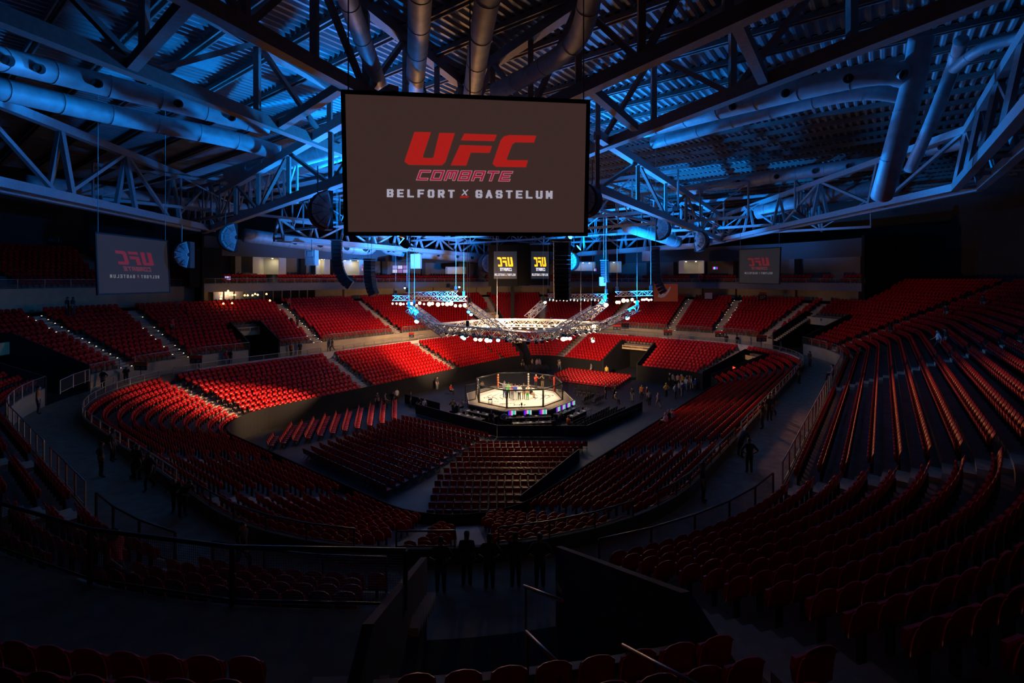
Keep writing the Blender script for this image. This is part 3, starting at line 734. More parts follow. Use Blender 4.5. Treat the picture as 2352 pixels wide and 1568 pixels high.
# black scoreboard with two mirrored displays
sb = thing('scoreboard', 'black hanging scoreboard box with two glowing mirrored displays', 'scoreboard', W(1192, 655, 70))
def boxpx(x0, y0, x1, y1, d0, d1, name, m, parent):
    mb = MB(); a = [W(x0, y0, d0), W(x1, y0, d0), W(x1, y1, d0), W(x0, y1, d0)]; mb.prism(a, (0, d1-d0, 0)); return mb.build(name, m, parent)
boxpx(1122, 562, 1190, 657, 70, 73, 'left_cabinet', M['score_black'], sb); boxpx(1190, 560, 1216, 656, 71, 73, 'middle_cabinet', M['score_black'], sb); boxpx(1216, 562, 1263, 655, 70, 73, 'right_cabinet', M['score_black'], sb)
boxpx(1128, 657, 1143, 676, 70.5, 72, 'camera_pod', M['score_black'], sb)
boxpx(1173, 656, 1181, 742, 71, 71.6, 'cable_loom', M['score_black'], sb)
for x0, x1, nm in ((1134, 1187, 'left_display'), (1220, 1261, 'right_display')):
    c = [W(x0, 577, 69.9), W(x1, 577, 69.9), W(x1, 640, 69.9), W(x0, 640, 69.9)]
    def S(s, t, l, c=c): return (c[0]*(1-s)+c[1]*s)*(1-t)+(c[3]*(1-s)+c[2]*s)*t+Vector((0, -l, 0))
    m = MB(); m.prism([S(0, 0, 0), S(1, 0, 0), S(1, 1, 0), S(0, 1, 0)], (0, .05, 0)); dsp = m.build(nm, M['led_panel'], sb)
    def S2(s, t, l, S=S): return S(.5+(s-.5)*1.30, .5+(t-.46)*1.45, l)
    artwork(dsp, S2, M['led_yellow'], M['led_white'], M['led_white'], M['led_white'], True, .05)
for x in (1140, 1245):
    p = W(x, 562, 71); m = MB(); m.tube([p, Vector((p.x, p.y, ROOF_Z))], .03, 5); m.build('hanging_cable', M['steel'], sb)

# ------------------------------------------------------------------ lighting rig
def box_truss(name, label, A, B, w, m='alu', group=None, hang=(), cat='lighting truss'):
    A, B = Vector(A), Vector(B); d = (B-A).normalized()
    a = d.cross(Vector((0, 0, 1))).normalized()*w/2; b = a.cross(d).normalized()*w/2
    r = thing(name, label, cat, A, group); cs = [a+b, a-b, -a-b, -a+b]
    for c in cs: MB().tube([A+c, B+c], w*.08, 6).build('chord', M[m], r)
    n = max(3, int((B-A).length/(w*1.1))); lc = MB()
    for i in range(n):
        p, q = A+(B-A)*(i/n), A+(B-A)*((i+1)/n)
        for k in range(4):
            e, f = cs[k], cs[(k+1) % 4]
            lc.bar(p+(e if i % 2 else f), q+(f if i % 2 else e), w*.10)
            if i: lc.bar(p+e, p+f, w*.06)
    lc.build('lacing', M[m], r)
    for h in hang:
        p = A+(B-A)*h+Vector((0, 0, w/2)); m3 = MB(); m3.tube([p, Vector((p.x, p.y, ROOF_Z-.2))], .022, 5); m3.build('hanging_cable', M['steel'], r)
        m3 = MB(); m3.box(p+Vector((0, 0, .35)), (.32, .32, .6)); m3.build('chain_hoist', M['black'], r)
    return r
RZ = 9.0
ring_px = [(1005, 752), (1152, 767), (1225, 773.5), (1286, 761), (1372, 748), (1298, 744), (1185, 742), (1098, 743)]
ring3 = [G(x, y, RZ) for x, y in ring_px]
names = ['left front', 'front', 'right of front', 'right front', 'right rear', 'rear', 'left of rear', 'left rear']
for k in range(8):
    box_truss('rig_truss', '%s side of the octagonal lighting truss above the cage' % names[k], ring3[k], ring3[(k+1) % 8], .80, 'alu', 'octagonal lighting rig', (.5,) if k in (0, 4, 6) else ())
inner = [p.lerp(Vector((1.0, 54, RZ)), .30)+Vector((0, 0, .35)) for p in ring3]
for k in (4, 5, 6, 7):
    box_truss('rig_truss', '%s side of the inner lighting truss above the cage' % names[k], inner[k], inner[(k+1) % 8], .62, 'alu', 'inner lighting rig')
arms = [(W(1024, 768, 53), W(937, 709, 59), 'lower left slanting truss arm rising from the lighting ring'), (W(1008, 750, 55), W(950, 706, 60), 'upper left slanting truss arm beside the lower one'),
        (W(1182, 779, 46.5), W(1076, 700, 57), 'long slanting truss arm crossing in front of the ring'), (W(1262, 772, 48), W(1364, 709, 55), 'right slanting truss arm ending under a bright lamp'),
        (W(1352, 728, 55), W(1391, 695, 58), 'short steep truss arm at the top of the right arm'), (W(1372, 753, 56), W(1466, 707, 59), 'outermost right slanting truss arm, partly blue'),
        (W(1211, 731, 60), W(1249, 695, 63), 'rear slanting truss arm rising from the ring')]
for a, b, l in arms: box_truss('truss_arm', l, a, b, .66, 'alu', 'slanting truss arms', (.97,))
hangs = [(W(902, 684, 62), W(1072, 686, 62.5), .62, 'long blue hanging truss carrying the warm lamps at left'), (W(930, 677, 66), W(1052, 673, 66), .62, 'bright blue hanging truss above the long left one'),
         (W(1294, 681, 65), W(1396, 680, 65), .62, 'bright blue hanging truss right of the black speaker column'), (W(1414, 675, 62), W(1498, 673, 62), .6, 'short blue hanging truss at the far right of the rig'),
         (W(1258, 679, 66), W(1280, 679, 66), .55, 'stub of hanging truss behind the black speaker column')]
for a, b, w_, l in hangs: box_truss('hanging_truss', l, a, b, w_, 'alu', 'straight hanging trusses', (.04, .96))
# lamps
M['can'] = mat('black lamp housing', (.03, .03, .032), .45, .4)
M['lens_warm'] = emis('lit warm lamp lens', (1.0, .78, .42), 22); M['lens_amber'] = emis('lit amber lamp lens', (1, .55, .14), 26); M['lens_white'] = emis('lit white lamp lens', (1, .93, .78), 14); M['lens_blue'] = emis('lit blue lamp lens', (.03, .35, 1), 16)
M['lens_cyan'] = emis('lit cyan lamp lens', (.2, .75, 1), 10); M['lens_dim'] = emis('dim lamp lens', (1, .8, .6), 2.5)
def lamp_mesh(r, l):
    b = MB(); b.lathe((0, 0, 0), [(r*.55, l), (r*.95, l*.6), (r, 0), (r*1.02, -.02)], 10)
    e = MB(); e.lathe((0, 0, 0), [(r*.9, -.015), (r*.86, -.045), (r*.3, -.06)], 10)
    y = MB(); y.bar((-r*1.15, 0, l*.4), (-r*1.15, 0, l*1.5), .03); y.bar((r*1.15, 0, l*.4), (r*1.15, 0, l*1.5), .03); y.bar((-r*1.15, 0, l*1.5), (r*1.15, 0, l*1.5), .03)
    return b.mesh('lamp_housing', M['can'], True), e, y.mesh('yoke', M['can'])
LM = {r: lamp_mesh(r, r*2.0) for r in (.16, .22, .30)}
LENS = {}
def rig_lamp(label, p, r, lens, aim, group):
    h, e, y = LM[r]
    o = obj('stage_lamp', h, None, p); o.rotation_euler = (Vector(aim)-Vector(p)).to_track_quat('-Z', 'Y').to_euler()
    if (r, lens) not in LENS: LENS[(r, lens)] = e.mesh('lens', M[lens])
    obj('lens', LENS[(r, lens)], o); obj('yoke', y, o)
    return tag(o, label, 'lamp', group)
CAMP = Vector((0, 0, 14))
# tungsten bar at left: px positions with brightness
bar = [(902,697,.16,'lens_dim'),(911,697,.16,'lens_dim'),(920,698,.22,'lens_warm'),(927,698,.16,'lens_dim'),(936,697,.16,'lens_dim'),(946,697,.22,'lens_warm'),(957,701,.16,'lens_warm'),(964,696,.22,'lens_warm'),(974,698,.16,'lens_dim'),
       (986,698,.30,'lens_amber'),(993,697,.22,'lens_amber'),(1006,699,.30,'lens_amber'),(1017,698,.22,'lens_amber'),(1027,698,.30,'lens_amber'),(1036,697,.30,'lens_amber'),(1046,702,.22,'lens_amber'),(1057,702,.22,'lens_amber'),(1068,701,.30,'lens_amber')]
for k, (x, y, r, l) in enumerate(bar): rig_lamp('%s warm lamp from the left under the left hanging truss' % ORD[k], W(x, y, 61.8), r, l, CAMP+Vector(((k-9)*3, 0, -4)), 'lamps under the left hanging truss')
for k, x in enumerate(range(1262, 1396, 8)): rig_lamp('%s small lamp from the left under the bright blue right truss' % ORD[k], W(x, 688+(k % 3), 65), .16, ('lens_cyan', 'lens_white', 'lens_dim')[k % 3], (x/20, 40, 2), 'lamps under the blue right truss')
for k, (x, y, r, l) in enumerate(((1417,694,.22,'lens_amber'),(1422,694,.22,'lens_amber'),(1432,690,.30,'lens_amber'),(1441,690,.22,'lens_amber'),(1452,688,.22,'lens_warm'),(1458,693,.16,'lens_warm'),(1466,692,.16,'lens_dim'),(1475,688,.16,'lens_warm'),(1480,688,.16,'lens_warm'),(1485,687,.16,'lens_warm'),(1490,689,.16,'lens_warm'),(1496,688,.16,'lens_dim'))):
    rig_lamp('%s lamp from the left under the far right hanging truss' % ORD[k], W(x, y, 61.8), r, l, (20, 0, 8), 'lamps under the far right hanging truss')
# lamps below the ring and on its nodes
k = 0
for i in range(8):
    a, b = ring3[i], ring3[(i+1) % 8]; n = max(3, int((b-a).length/1.0))
    for j in range(n):
        p = a.lerp(b, (j+.5)/n)+Vector((0, 0, -.62)); 
        rig_lamp('%s lamp along the %s side of the octagonal ring' % (ORD[j], names[i]), p, (.16, .22)[k % 2], ('lens_white', 'lens_dim', 'lens_warm', 'lens_dim')[k % 4], (OCT.x*.5+p.x*.5, OCT.y*.7+p.y*.3, 1.2), 'lamps under the octagonal ring'); k += 1
for i in (4, 5, 6, 7):
    a, b = inner[i], inner[(i+1) % 8]; n = max(3, int((b-a).length/.8))
    for j in range(n):
        p = a.lerp(b, (j+.5)/n)+Vector((0, 0, -.5)); rig_lamp('%s lamp along the %s side of the inner ring' % (ORD[j], names[i]), p, .16, ('lens_white', 'lens_warm', 'lens_white')[j % 3], (OCT.x, OCT.y-4, 3), 'lamps under the inner ring')
for k, (x, y, d, r, l, what) in enumerate(((957, 738, 57, .30, 'lens_cyan', 'blue moving head under the lower left arm'), (1062, 774, 50, .22, 'lens_cyan', 'left of two blue heads below the left front ring side'), (1066, 777, 50, .22, 'lens_cyan', 'right of two blue heads below the left front ring side'),
        (1126, 782, 48, .22, 'lens_cyan', 'blue head left of the ring front corner'), (1144, 781, 48, .22, 'lens_cyan', 'blue head nearest the ring front corner'), (1119, 781, 48.4, .30, 'lens_warm', 'big warm lamp below the left front ring side'), (1092, 779, 49, .22, 'lens_warm', 'warm lamp beside the two blue heads'), (1103, 780, 49, .22, 'lens_warm', 'warm lamp further right of the two blue heads'),
        (1294, 778, 49, .30, 'lens_warm', 'left of the warm lamps below the right front ring side'), (1301, 777, 49, .22, 'lens_warm', 'middle warm lamp below the right front ring side'), (1309, 777, 49.5, .22, 'lens_warm', 'right warm lamp below the right front ring side'), (1441, 730, 58, .30, 'lens_cyan', 'blue moving head under the outermost right arm'),
        (1362, 783, 55, .22, 'lens_cyan', 'lone blue head hanging low on the right'), (1392, 700, 57.5, .30, 'lens_warm', 'bright lamp at the top of the right arm'), (1252, 694, 62.5, .22, 'lens_warm', 'bright lamp at the top of the rear arm'), (1267, 735, 60, .22, 'lens_warm', 'bright lamp behind the ring, right of its centre'), (1364, 749, 56, .30, 'lens_warm', 'bright lamp on the right ring corner'),
        (1076, 716, 57, .22, 'lens_blue', 'blue head at the top of the long slanting arm'), (1082, 722, 57, .22, 'lens_cyan', 'cyan head below the top of the long slanting arm'), (1055, 659, 66, .16, 'lens_cyan', 'cyan head on the right end of the upper left truss'), (930, 661, 66, .16, 'lens_cyan', 'cyan head on the left end of the upper left truss'), (1085, 738, 60, .22, 'lens_warm', 'warm lamp on the left rear ring side'), (1151, 742, 60, .22, 'lens_white', 'white lamp behind the long slanting arm'))):
    rig_lamp(what, W(x, y, d), r, l, (W(x, y, d)+Vector((0, -6, -4))), 'single heads on the rig')

for p, ax, l in (((-7.5, 33, 17.05), (-18, 30, 26), 'near added blue head hidden behind the big screen, left'), ((5.5, 40, 17.05), (16, 36, 26), 'near added blue head hidden behind the big screen, right'), ((-11, 47, 18.85), (-21, 27, 25.5), 'added unseen blue head on the girder behind the big screen, left'), ((6, 50, 18.85), (19, 31, 25.5), 'added unseen blue head on the girder behind the big screen, right')):  # unseen heads added behind the screen to light the ducts and roof deck
    o = rig_lamp(l, p, .30, 'lens_blue', ax, 'added blue heads behind the big screen'); q = MB(); q.bar((0, 0, .55), (0, 0, .7), .1); 
    dp = MB(); v = Vector(p); dp.tube([v+Vector((.5, .3, -.2)), v+Vector((.5, .3, 4.2))], .05, 6); dp.bar(v+Vector((.5, .3, -.2)), v+Vector((0, 0, -.35)), .06); e = dp.build('added_pole', M['steel']); e['label'] = 'thin added pole holding the '+l.split(' head')[0]+' head '+('hung ' if 'near' in l else 'on the girder ')+'behind the screen '+l.split(', ')[1]; e['category'] = 'pole'
# ------------------------------------------------------------------ loudspeaker columns (line arrays)
M['spk'] = mat('black speaker cabinet', (.022, .022, .026), .5, noise=.1); M['spk_trim'] = mat('grey speaker trim', (.12, .12, .14), .4)
def array(label, top, n, h, w, dep, curve, yaw, topd=0.0):
    top = Vector(top); r = thing('speaker_column', label, 'speaker column', top, 'hanging speaker columns')
    R = Matrix.Rotation(yaw, 3, 'Z'); pos = Vector((0, 0, 0)); ang = topd
    for i in range(n):
        ang += curve*(i/n)**1.5
        T = Matrix.Rotation(ang, 3, 'X'); dn = T @ Vector((0, 0, -1))
        c = pos+dn*h/2; RT = R @ T
        m = MB(); cc = top+R @ c
        # trapezoid cabinet: wide at the front, narrow at the back
        vs = [(-w/2, -dep/2, -h*.47), (w/2, -dep/2, -h*.47), (w*.40, dep/2, -h*.40), (-w*.40, dep/2, -h*.40)]; vs += [(x, y, -z) for x, y, z in vs]
        m.add([cc+RT @ Vector(v) for v in vs], [(3, 2, 1, 0), (4, 5, 6, 7), (0, 1, 5, 4), (1, 2, 6, 5), (2, 3, 7, 6), (3, 0, 4, 7)]); cab = m.build('cabinet', M['spk'], r)
        m = MB(); m.box(cc+RT @ Vector((0, -dep/2-.01, 0)), (w*.9, .03, h*.12), RT); m.build('front_trim', M['spk_trim'], cab)
        pos += dn*h
    m = MB(); m.box(top+Vector((0, 0, .12)), (w*1.05, dep*1.1, .14), R); m.build('flying_frame', M['spk_trim'], r)
    for s in (-.3, .3):
        q = top+R @ Vector((s*w, 0, .1)); m = MB(); m.tube([q, Vector((q.x, q.y, ROOF_Z-.3))], .02, 5); m.build('hanging_chain', M['steel'], r)
array('black J-shaped speaker column left of the rig, the larger one', W(774, 556, 40), 12, .33, 1.15, .75, math.radians(13), math.radians(-78))
array('black J-shaped speaker column just right of the larger left one', W(849, 598, 54), 11, .36, 1.3, .8, math.radians(7), math.radians(-100))
array('thick black speaker column in front of the scoreboard displays', W(1290, 556, 34), 13, .31, 1.25, .8, math.radians(-4), math.radians(170))
array('slim blue-lit speaker column over the far right stand', W(1388, 600, 66), 9, .33, 1.0, .8, math.radians(-5), math.radians(60))
array('curved black speaker column at the right end of the rig', W(1506, 572, 50), 13, .36, 1.1, .75, math.radians(-7), math.radians(70))
# ------------------------------------------------------------------ the cage
CC = Vector((.75, 54.3, 0)); CR = 4.95; CZ = 1.25; AYAW = -math.radians(7.5)
def cv(k, r, z): a = AYAW*-1+math.radians(22.5+45*k)+math.pi/2*0; return Vector((CC.x+r*math.cos(a), CC.y+r*math.sin(a), z))
M['canvas'] = mat('white canvas mat', (.72, .66, .56), .7, noise=.05, nscale=3); M['print'] = mat('dark canvas print', (.05, .045, .04), .7); M['print_grey'] = mat('grey canvas print', (.30, .28, .25), .7)
M['pad'] = mat('black vinyl padding', (.016, .016, .016), .38); M['pad_white'] = mat('white post padding', (.75, .70, .62), .5); M['pad_red'] = mat('red post padding', (.6, .05, .03), .5); M['pad_orange'] = mat('orange printed padding', (.70, .38, .14), .5)
M['mesh_fence'] = mat('black vinyl chain link', (.012, .012, .012), .5, alpha=.30, noise=0); M['apron'] = mat('tan platform apron', (.30, .23, .15), .7, noise=.2)
cage = thing('fight_cage', 'floodlit eight-sided fight cage with white canvas on a black platform', 'fight cage', CC)
m = MB(); m.prism([cv(k, 6.15, 0) for k in range(8)], (0, 0, CZ-.12)); m.build('platform', M['black'], cage)
m = MB(); m.prism([cv(k, 6.2, CZ-.12) for k in range(8)], (0, 0, .09)); ap = m.build('apron', M['apron'], cage)
for k in range(8):
    m = MB(); m.bar(cv(k, 6.15, CZ), cv(k+1, 6.15, CZ), .07, .05); m.build('apron_edge', M['pad_white'], ap)
m = MB(); m.prism([cv(k, 4.85, CZ-.03) for k in range(8)], (0, 0, .05)); cvs = m.build('canvas', M['canvas'], cage)
def decal(pts, m_, nm='canvas_print', z=CZ+.026):
    q = MB(); q.add([Vector((CC.x+x, CC.y+y, z)) for x, y in pts], [tuple(range(len(pts)))]); q.build(nm, m_, cvs)
def seg(a, b, w, m_): 
    d = Vector((b[0]-a[0], b[1]-a[1])).normalized()*w/2; n = Vector((-d.y, d.x)); decal([(a[0]+n.x, a[1]+n.y), (b[0]+n.x, b[1]+n.y), (b[0]-n.x, b[1]-n.y), (a[0]-n.x, a[1]-n.y)], m_)
for r_, mm in ((2.15, M['print']), (2.75, M['print_grey'])):
    for k in (0, 1, 3, 4, 5, 7):
        a0 = math.radians(45*k+8); a1 = math.radians(45*k+37); seg((r_*math.cos(a0), r_*math.sin(a0)), (r_*math.cos(a1), r_*math.sin(a1)), .09, mm)
for s in (-1, 1):
    for o in (0, .55):
        seg((s*(2.5+o), .9), (s*(3.0+o), -.1), .09, M['print']); seg((s*(3.0+o), -.1), (s*(2.4+o), -1.0), .09, M['print'])
for gx, gy, sc in ((-3.4, -.6, 1), (3.4, .5, 1), (0, -3.6, 1.2), (-.9, -3.0, .8), (-2.6, -2.3, .7), (0.4, 3.4, 1)):
    for j in range(5): decal([(gx+sc*(j*.22-.5), gy-.16*sc), (gx+sc*(j*.22-.36), gy-.16*sc), (gx+sc*(j*.22-.30), gy+.16*sc), (gx+sc*(j*.22-.46), gy+.16*sc)], M['print_grey'] if j % 2 else M['print'])
decal([(-1.6+.5*math.cos(t), -3.2+.28*math.sin(t)) for t in [2*math.pi*i/16 for i in range(16)]], M['print_grey'], z=CZ+.029)
for k in range(8):
    p = cv(k, CR, CZ); back = p.y > CC.y+1
    pm = M['pad']
    q = MB(); q.tube([p, p+Vector((0, 0, 1.80))], .10, 10); po = q.build('post', pm, cage, True)
    if back:   # printed pad on the inner face
        i = p+(CC-p).normalized()*.09; i.z = CZ; nm_ = {True: 'pad_white'}[True]
        nm_ = {0: 'pad_red', 1: 'pad_white', 2: 'pad_orange', 3: 'pad_white'}[k % 4]
        q = MB(); q.tube([i+Vector((0, 0, .04)), i+Vector((0, 0, 1.72))], .11, 10); q.build('post_pad', M[nm_], po, True)
        if nm_ != 'pad_red':
            for j in range(5):
                q = MB(); q.tube([i+Vector((0, 0, .22+j*.30)), i+Vector((0, 0, .36+j*.30))], .113, 10); q.build('pad_print', M['pad_red'] if nm_ == 'pad_orange' else M['print_grey'], po, True)
    a, b = cv(k, CR, 0), cv(k+1, CR, 0)
    q = MB(); q.tube([a+Vector((0, 0, CZ+1.80)), b+Vector((0, 0, CZ+1.80))], .075, 8); q.build('top_rail', M['pad'], cage, True)
    q = MB(); q.tube([a+Vector((0, 0, CZ+.04)), b+Vector((0, 0, CZ+.04))], .05, 8); q.build('bottom_rail', M['pad'], cage, True)
    q = MB(); q.add([a+Vector((0, 0, CZ)), b+Vector((0, 0, CZ)), b+Vector((0, 0, CZ+1.8)), a+Vector((0, 0, CZ+1.8))], [(0, 1, 2, 3)]); q.build('chain_link_panel', M['mesh_fence'], cage)
for x, dx, nm in ((-1, 0, 'left'), (1, .2, 'right')):   # gates swung outwards
    a = Vector((CC.x+x*4.75, CC.y+(-1.2 if x < 0 else 2.4), CZ)); b = a+Vector((x*1.05, -.9 if x < 0 else .3, 0))
    g = MB()
    for z in (0.05, 1.75): g.bar(a+Vector((0, 0, z)), b+Vector((0, 0, z)), .07)
    for e in (a, b): g.bar(e, e+Vector((0, 0, 1.78)), .07)
    go = g.build('gate_frame', M['pad'], cage); g = MB(); g.add([a, b, b+Vector((0, 0, 1.75)), a+Vector((0, 0, 1.75))], [(0, 1, 2, 3)]); g.build('gate_mesh', M['mesh_fence'], go)
for s in range(4):     # entrance steps at left front
    c = Vector((CC.x-6.6-s*.30, CC.y-2.6, 0)); q = MB(); q.box(c+Vector((0, 0, (1.1-s*.27)/2)), (.30, 1.3, 1.1-s*.27)); q.build('entrance_step', M['pad'], cage)
# stool on the apron, camera on the apron
st_ = G(1126, 927, CZ+.02); r = thing('stool', 'small black metal stool on the cage apron, left front', 'stool', st_)
q = MB(); q.box(st_+Vector((0, 0, .46)), (.42, .42, .04)); q.build('seat', M['pad'], r)
for x, y in ((-1, -1), (1, -1), (1, 1), (-1, 1)):
    q = MB(); q.bar(st_+Vector((x*.18, y*.18, 0)), st_+Vector((x*.18, y*.18, .46)), .035); q.build('leg', M['pad'], r)
    q = MB(); q.bar(st_+Vector((x*.18, y*.18, .15)), st_+Vector((-y*.18, x*.18, .15)), .025); q.build('stretcher', M['pad'], r)
cm = G(1198, 940, CZ); r = thing('low_camera', 'small camera on a low stand on the front apron', 'camera', cm)
q = MB(); q.box(cm+Vector((0, 0, .55)), (.16, .34, .20)); q.build('body', M['can'], r); q = MB(); q.tube([cm+Vector((0, .17, .55)), cm+Vector((0, .36, .55))], .06, 10); q.build('lens', M['can'], r)
q = MB(); q.tube([cm+Vector((.28*math.cos(a), 0, .14+.14*math.sin(a))) for a in [math.pi*2*i/12 for i in range(13)]], .02, 5); q.bar(cm+Vector((0, 0, .2)), cm+Vector((0, 0, .5)), .05); q.build('stand', M['can'], r)

# ------------------------------------------------------------------ tables, monitors, equipment round the cage
M['table'] = mat('black table top', (.05, .045, .04), .35); M['paper'] = mat('white paper', (.75, .72, .66), .7); M['bezel'] = mat('black monitor bezel', (.015, .015, .015), .4)
BARS = [emis('bar %d' % i, c, .7) for i, c in enumerate(((.02, .03, .9), (.5, .02, .6), (.85, .05, .75), (.9, .9, .9), (.1, .8, .5), (.05, .75, .8), (.85, .9, .9)))]
def table(label, a, b, dep, hgt=.75):
    a, b = Vector(a), Vector(b); d = (b-a).normalized(); n = Vector((d.y, -d.x, 0)); L = (b-a).length; c = (a+b)/2
    r = thing('press_table', label, 'table', c, 'tables round the cage'); R = Matrix.Rotation(math.atan2(d.y, d.x), 3, 'Z')
    q = MB(); q.box(c+Vector((0, 0, hgt)), (L, dep, .04), R); q.build('table_top', M['table'], r)
    q = MB(); q.box(c+R @ Vector((0, dep/2-.03, hgt/2)), (L*.98, .02, hgt*.92), R); q.build('skirt', M['black_drape'], r)
    for x in (-1, 1):
        for y in (-1, 1): q = MB(); q.bar(c+R @ Vector((x*(L/2-.08), y*(dep/2-.07), 0)), c+R @ Vector((x*(L/2-.08), y*(dep/2-.07), hgt)), .04); q.build('leg', M['steel'], r)
    return c, R, L
def monitor(label, p, R, w=.62, h=.36):
    p = Vector(p); r = thing('monitor', label, 'monitor', p, 'colour bar monitors')
    q = MB(); q.box(p+Vector((0, 0, .12+h/2)), (w+.05, .05, h+.05), R); q.build('housing', M['bezel'], r)
    q = MB(); q.box(p+Vector((0, 0, .01)), (.22, .16, .02), R); q.bar(p, p+Vector((0, 0, .15)), .05); q.build('foot', M['bezel'], r)
    for i in range(7):
        x = -w/2+w*(i+.5)/7; q = MB(); q.box(p+R @ Vector((x, -.028, .12+h/2)), (w/7, .006, h), R); q.build('colour_bar', BARS[i], r)
def clutter(c, R, L, dep, n, tl):
    for i in range(n):
        x = -L/2+.3+(L-.6)*(i+.5)/n; y = RND.uniform(-.2, .2)*dep; q0 = c+R @ Vector((x, y, .775)); k = i % 3
        if k == 0:
            q = MB(); q.box(q0, (.22, .30, .012), R @ Matrix.Rotation(RND.uniform(-.5, .5), 3, 'Z')); tag(q.build('paper_sheet', M['paper']), '%s white paper sheet on the %s' % (ORD[i//3], tl), 'paper', 'papers on the press tables')
        elif k == 1:
            r = thing('laptop', '%s open laptop on the %s' % (ORD[i//3], tl), 'laptop', q0, 'laptops on the press tables'); q = MB(); q.box(q0, (.34, .24, .02), R); q.build('keyboard', M['spk_trim'], r)
            q = MB(); q.box(q0+R @ Vector((0, .15, .11)), (.34, .02, .22), R @ Matrix.Rotation(-.3, 3, 'X')); q.build('lid', M['bezel'], r)
        else:
            q = MB(); q.lathe(q0-Vector((0, 0, .005)), [(.033, 0), (.033, .14), (.012, .18), (.012, .22)], 8); tag(q.build('water_bottle', M['paper'], None, True), '%s small bottle on the %s' % (ORD[i//3], tl), 'bottle', 'bottles on the press tables')
def facept(ang, dist, along):
    a = math.radians(ang); n = Vector((math.cos(a), math.sin(a), 0)); return CC+n*dist+Vector((-n.y, n.x, 0))*along
tb = [('long black press table in front of the cage, middle', -82.5, 6.35, -2.3, 2.3, .8, 3), ('black press table against the left front of the cage', -127.5, 6.35, -2.2, 2.0, .8, 0), ('second black press table further left of the cage', -127.5, 7.9, -2.0, 1.6, .7, 0),
      ('second black press table in front of the middle one', -82.5, 8.3, -1.8, 2.4, .7, 0), ('black press table along the right front of the cage', -37.5, 6.35, -2.2, 2.2, .8, 4), ('second black press table further right of the cage', -37.5, 7.8, -2.0, 2.0, .7, 0)]
for l, ang, dist, s0, s1, dep, mon in tb:
    c, R, L = table(l, facept(ang, dist, s0), facept(ang, dist, s1), dep, .80); clutter(c+Vector((0, 0, .05)), R, L, dep, 9, ' '.join(l.split()[:9]))
    for i in range(mon):
        where = 'in front of the cage' if mon == 3 else 'right of the cage'
        monitor('%s colour bar monitor from the left on the table %s' % (ORD[i], where), c+R @ Vector(((-.34+.68*i/(mon-1))*L, .22, .825)), R, .80, .46)

# ------------------------------------------------------------------ chairs on the floor
def chair_parts():
    s = MB(); s.box((0, 0, .45), (.43, .42, .045)); s.box((0, -.20, .44), (.40, .05, .06))
    b = MB(); 
    pts = [(-.21, .20, .50), (.21, .20, .50), (.215, .24, .72), (.19, .28, .90), (-.19, .28, .90), (-.215, .24, .72)]
    b.add(pts+[(x, y+.04, z) for x, y, z in pts], [(0, 5, 2, 1)[::-1], (5, 4, 3, 2)[::-1], (6, 7, 8, 11), (11, 8, 9, 10)]+[(i, (i+1) % 6, (i+1) % 6+6, i+6) for i in range(6)])
    f = MB()
    for x in (-.20, .20):
        f.bar((x, -.22, 0), (x, .10, .45), .028); f.bar((x, .26, 0), (x, -.16, .45), .028); f.bar((x, .18, .40), (x, .27, .85), .026)
    f.bar((-.20, -.1, .16), (.20, -.1, .16), .022)
    return s, b, f
cs, cb, cf = chair_parts()
M['floor_red'] = mat('red floor chair plastic', (.42, .006, .006), .35, noise=.1)
M['black_pl'] = mat('black chair plastic', (.022, .020, .018), .28, noise=.1)
M['chair_frame'] = mat('dark chair frame', (.06, .055, .05), .4, .3)
ch_frame = cf.mesh('floor_chair', M['chair_frame']); ch_seat = cs.mesh('seat', M['floor_red']); ch_back = cb.mesh('backrest', M['floor_red'])
bk_seat = cs.mesh('seat', M['black_pl']); bk_back = cb.mesh('backrest', M['black_pl']); bk_frame = cf.mesh('folding_chair', M['chair_frame'])
red = []
def row_chairs(out, A, B, face, blk, i, gap=.53):
    A, B = Vector(A), Vector(B); L = (B-A).length; n = max(2, int(L/gap)); d = (B-A).normalized()
    nrm = Vector((-d.y, d.x, 0)); 
    if nrm.dot(Vector(face)-(A+B)/2) > 0: nrm = -nrm     # nrm points to the back of the chair
    rz = math.atan2(nrm.y, nrm.x)-math.pi/2
    for k in range(n+1): out.append((A+d*(k*gap), rz, blk, i, k))
# block west of the cage: rows seen end on
for i in range(11):
    f = i/10; a = G(622+f*284, 1022-f*58, .45); b = G(650+f*258+(-14 if i == 0 else 0), 985-f*70 if i else 1000, .45); a.z = b.z = 0
    row_chairs(red, a, b, CC, 'left of the cage', i)
for i in range(13):
    f = i/12; a = G(706+f*224, 1040-f*78, .45); b = G(893+f*236, 1125-f*122, .45); a.z = b.z = 0; row_chairs(red, a, b, CC, 'in the wide dark block', i)
for i in range(13):
    f = i/12; y = 1022+f**1.35*160; a = G(1112-f*170+(f > .6)*(f-.6)*120, y, .45); b = G(1352-f*150, y, .45); a.z = b.z = 0; row_chairs(red, a, b, CC, 'in the block nearest the camera', i)
for i in range(8):
    f = i/7; a = G(1262+f*44, 870-f*19, .45); b = G(1412+f*40, 889-f*21, .45); a.z = b.z = 0; row_chairs(red, a, b, CC, 'right behind the cage', i)
red.sort(key=lambda s: s[0].y)
for s in red[:300]:
    o = obj('floor_chair', ch_frame, None, s[0], s[1]); obj('seat', ch_seat, o); obj('backrest', ch_back, o)
    tag(o, 'red floor chair %s, %s row, %s from its left end' % (s[2], ORD[s[3]], ORD[s[4]]), 'chair', 'red chairs %s' % s[2])
bulk('floor_chairs', [(cs, 0), (cb, 0), (cf, 1)], red[300:], [M['floor_red'], M['chair_frame']], 'rows of red floor chairs left of and behind the cage', 'chairs')
blk = []
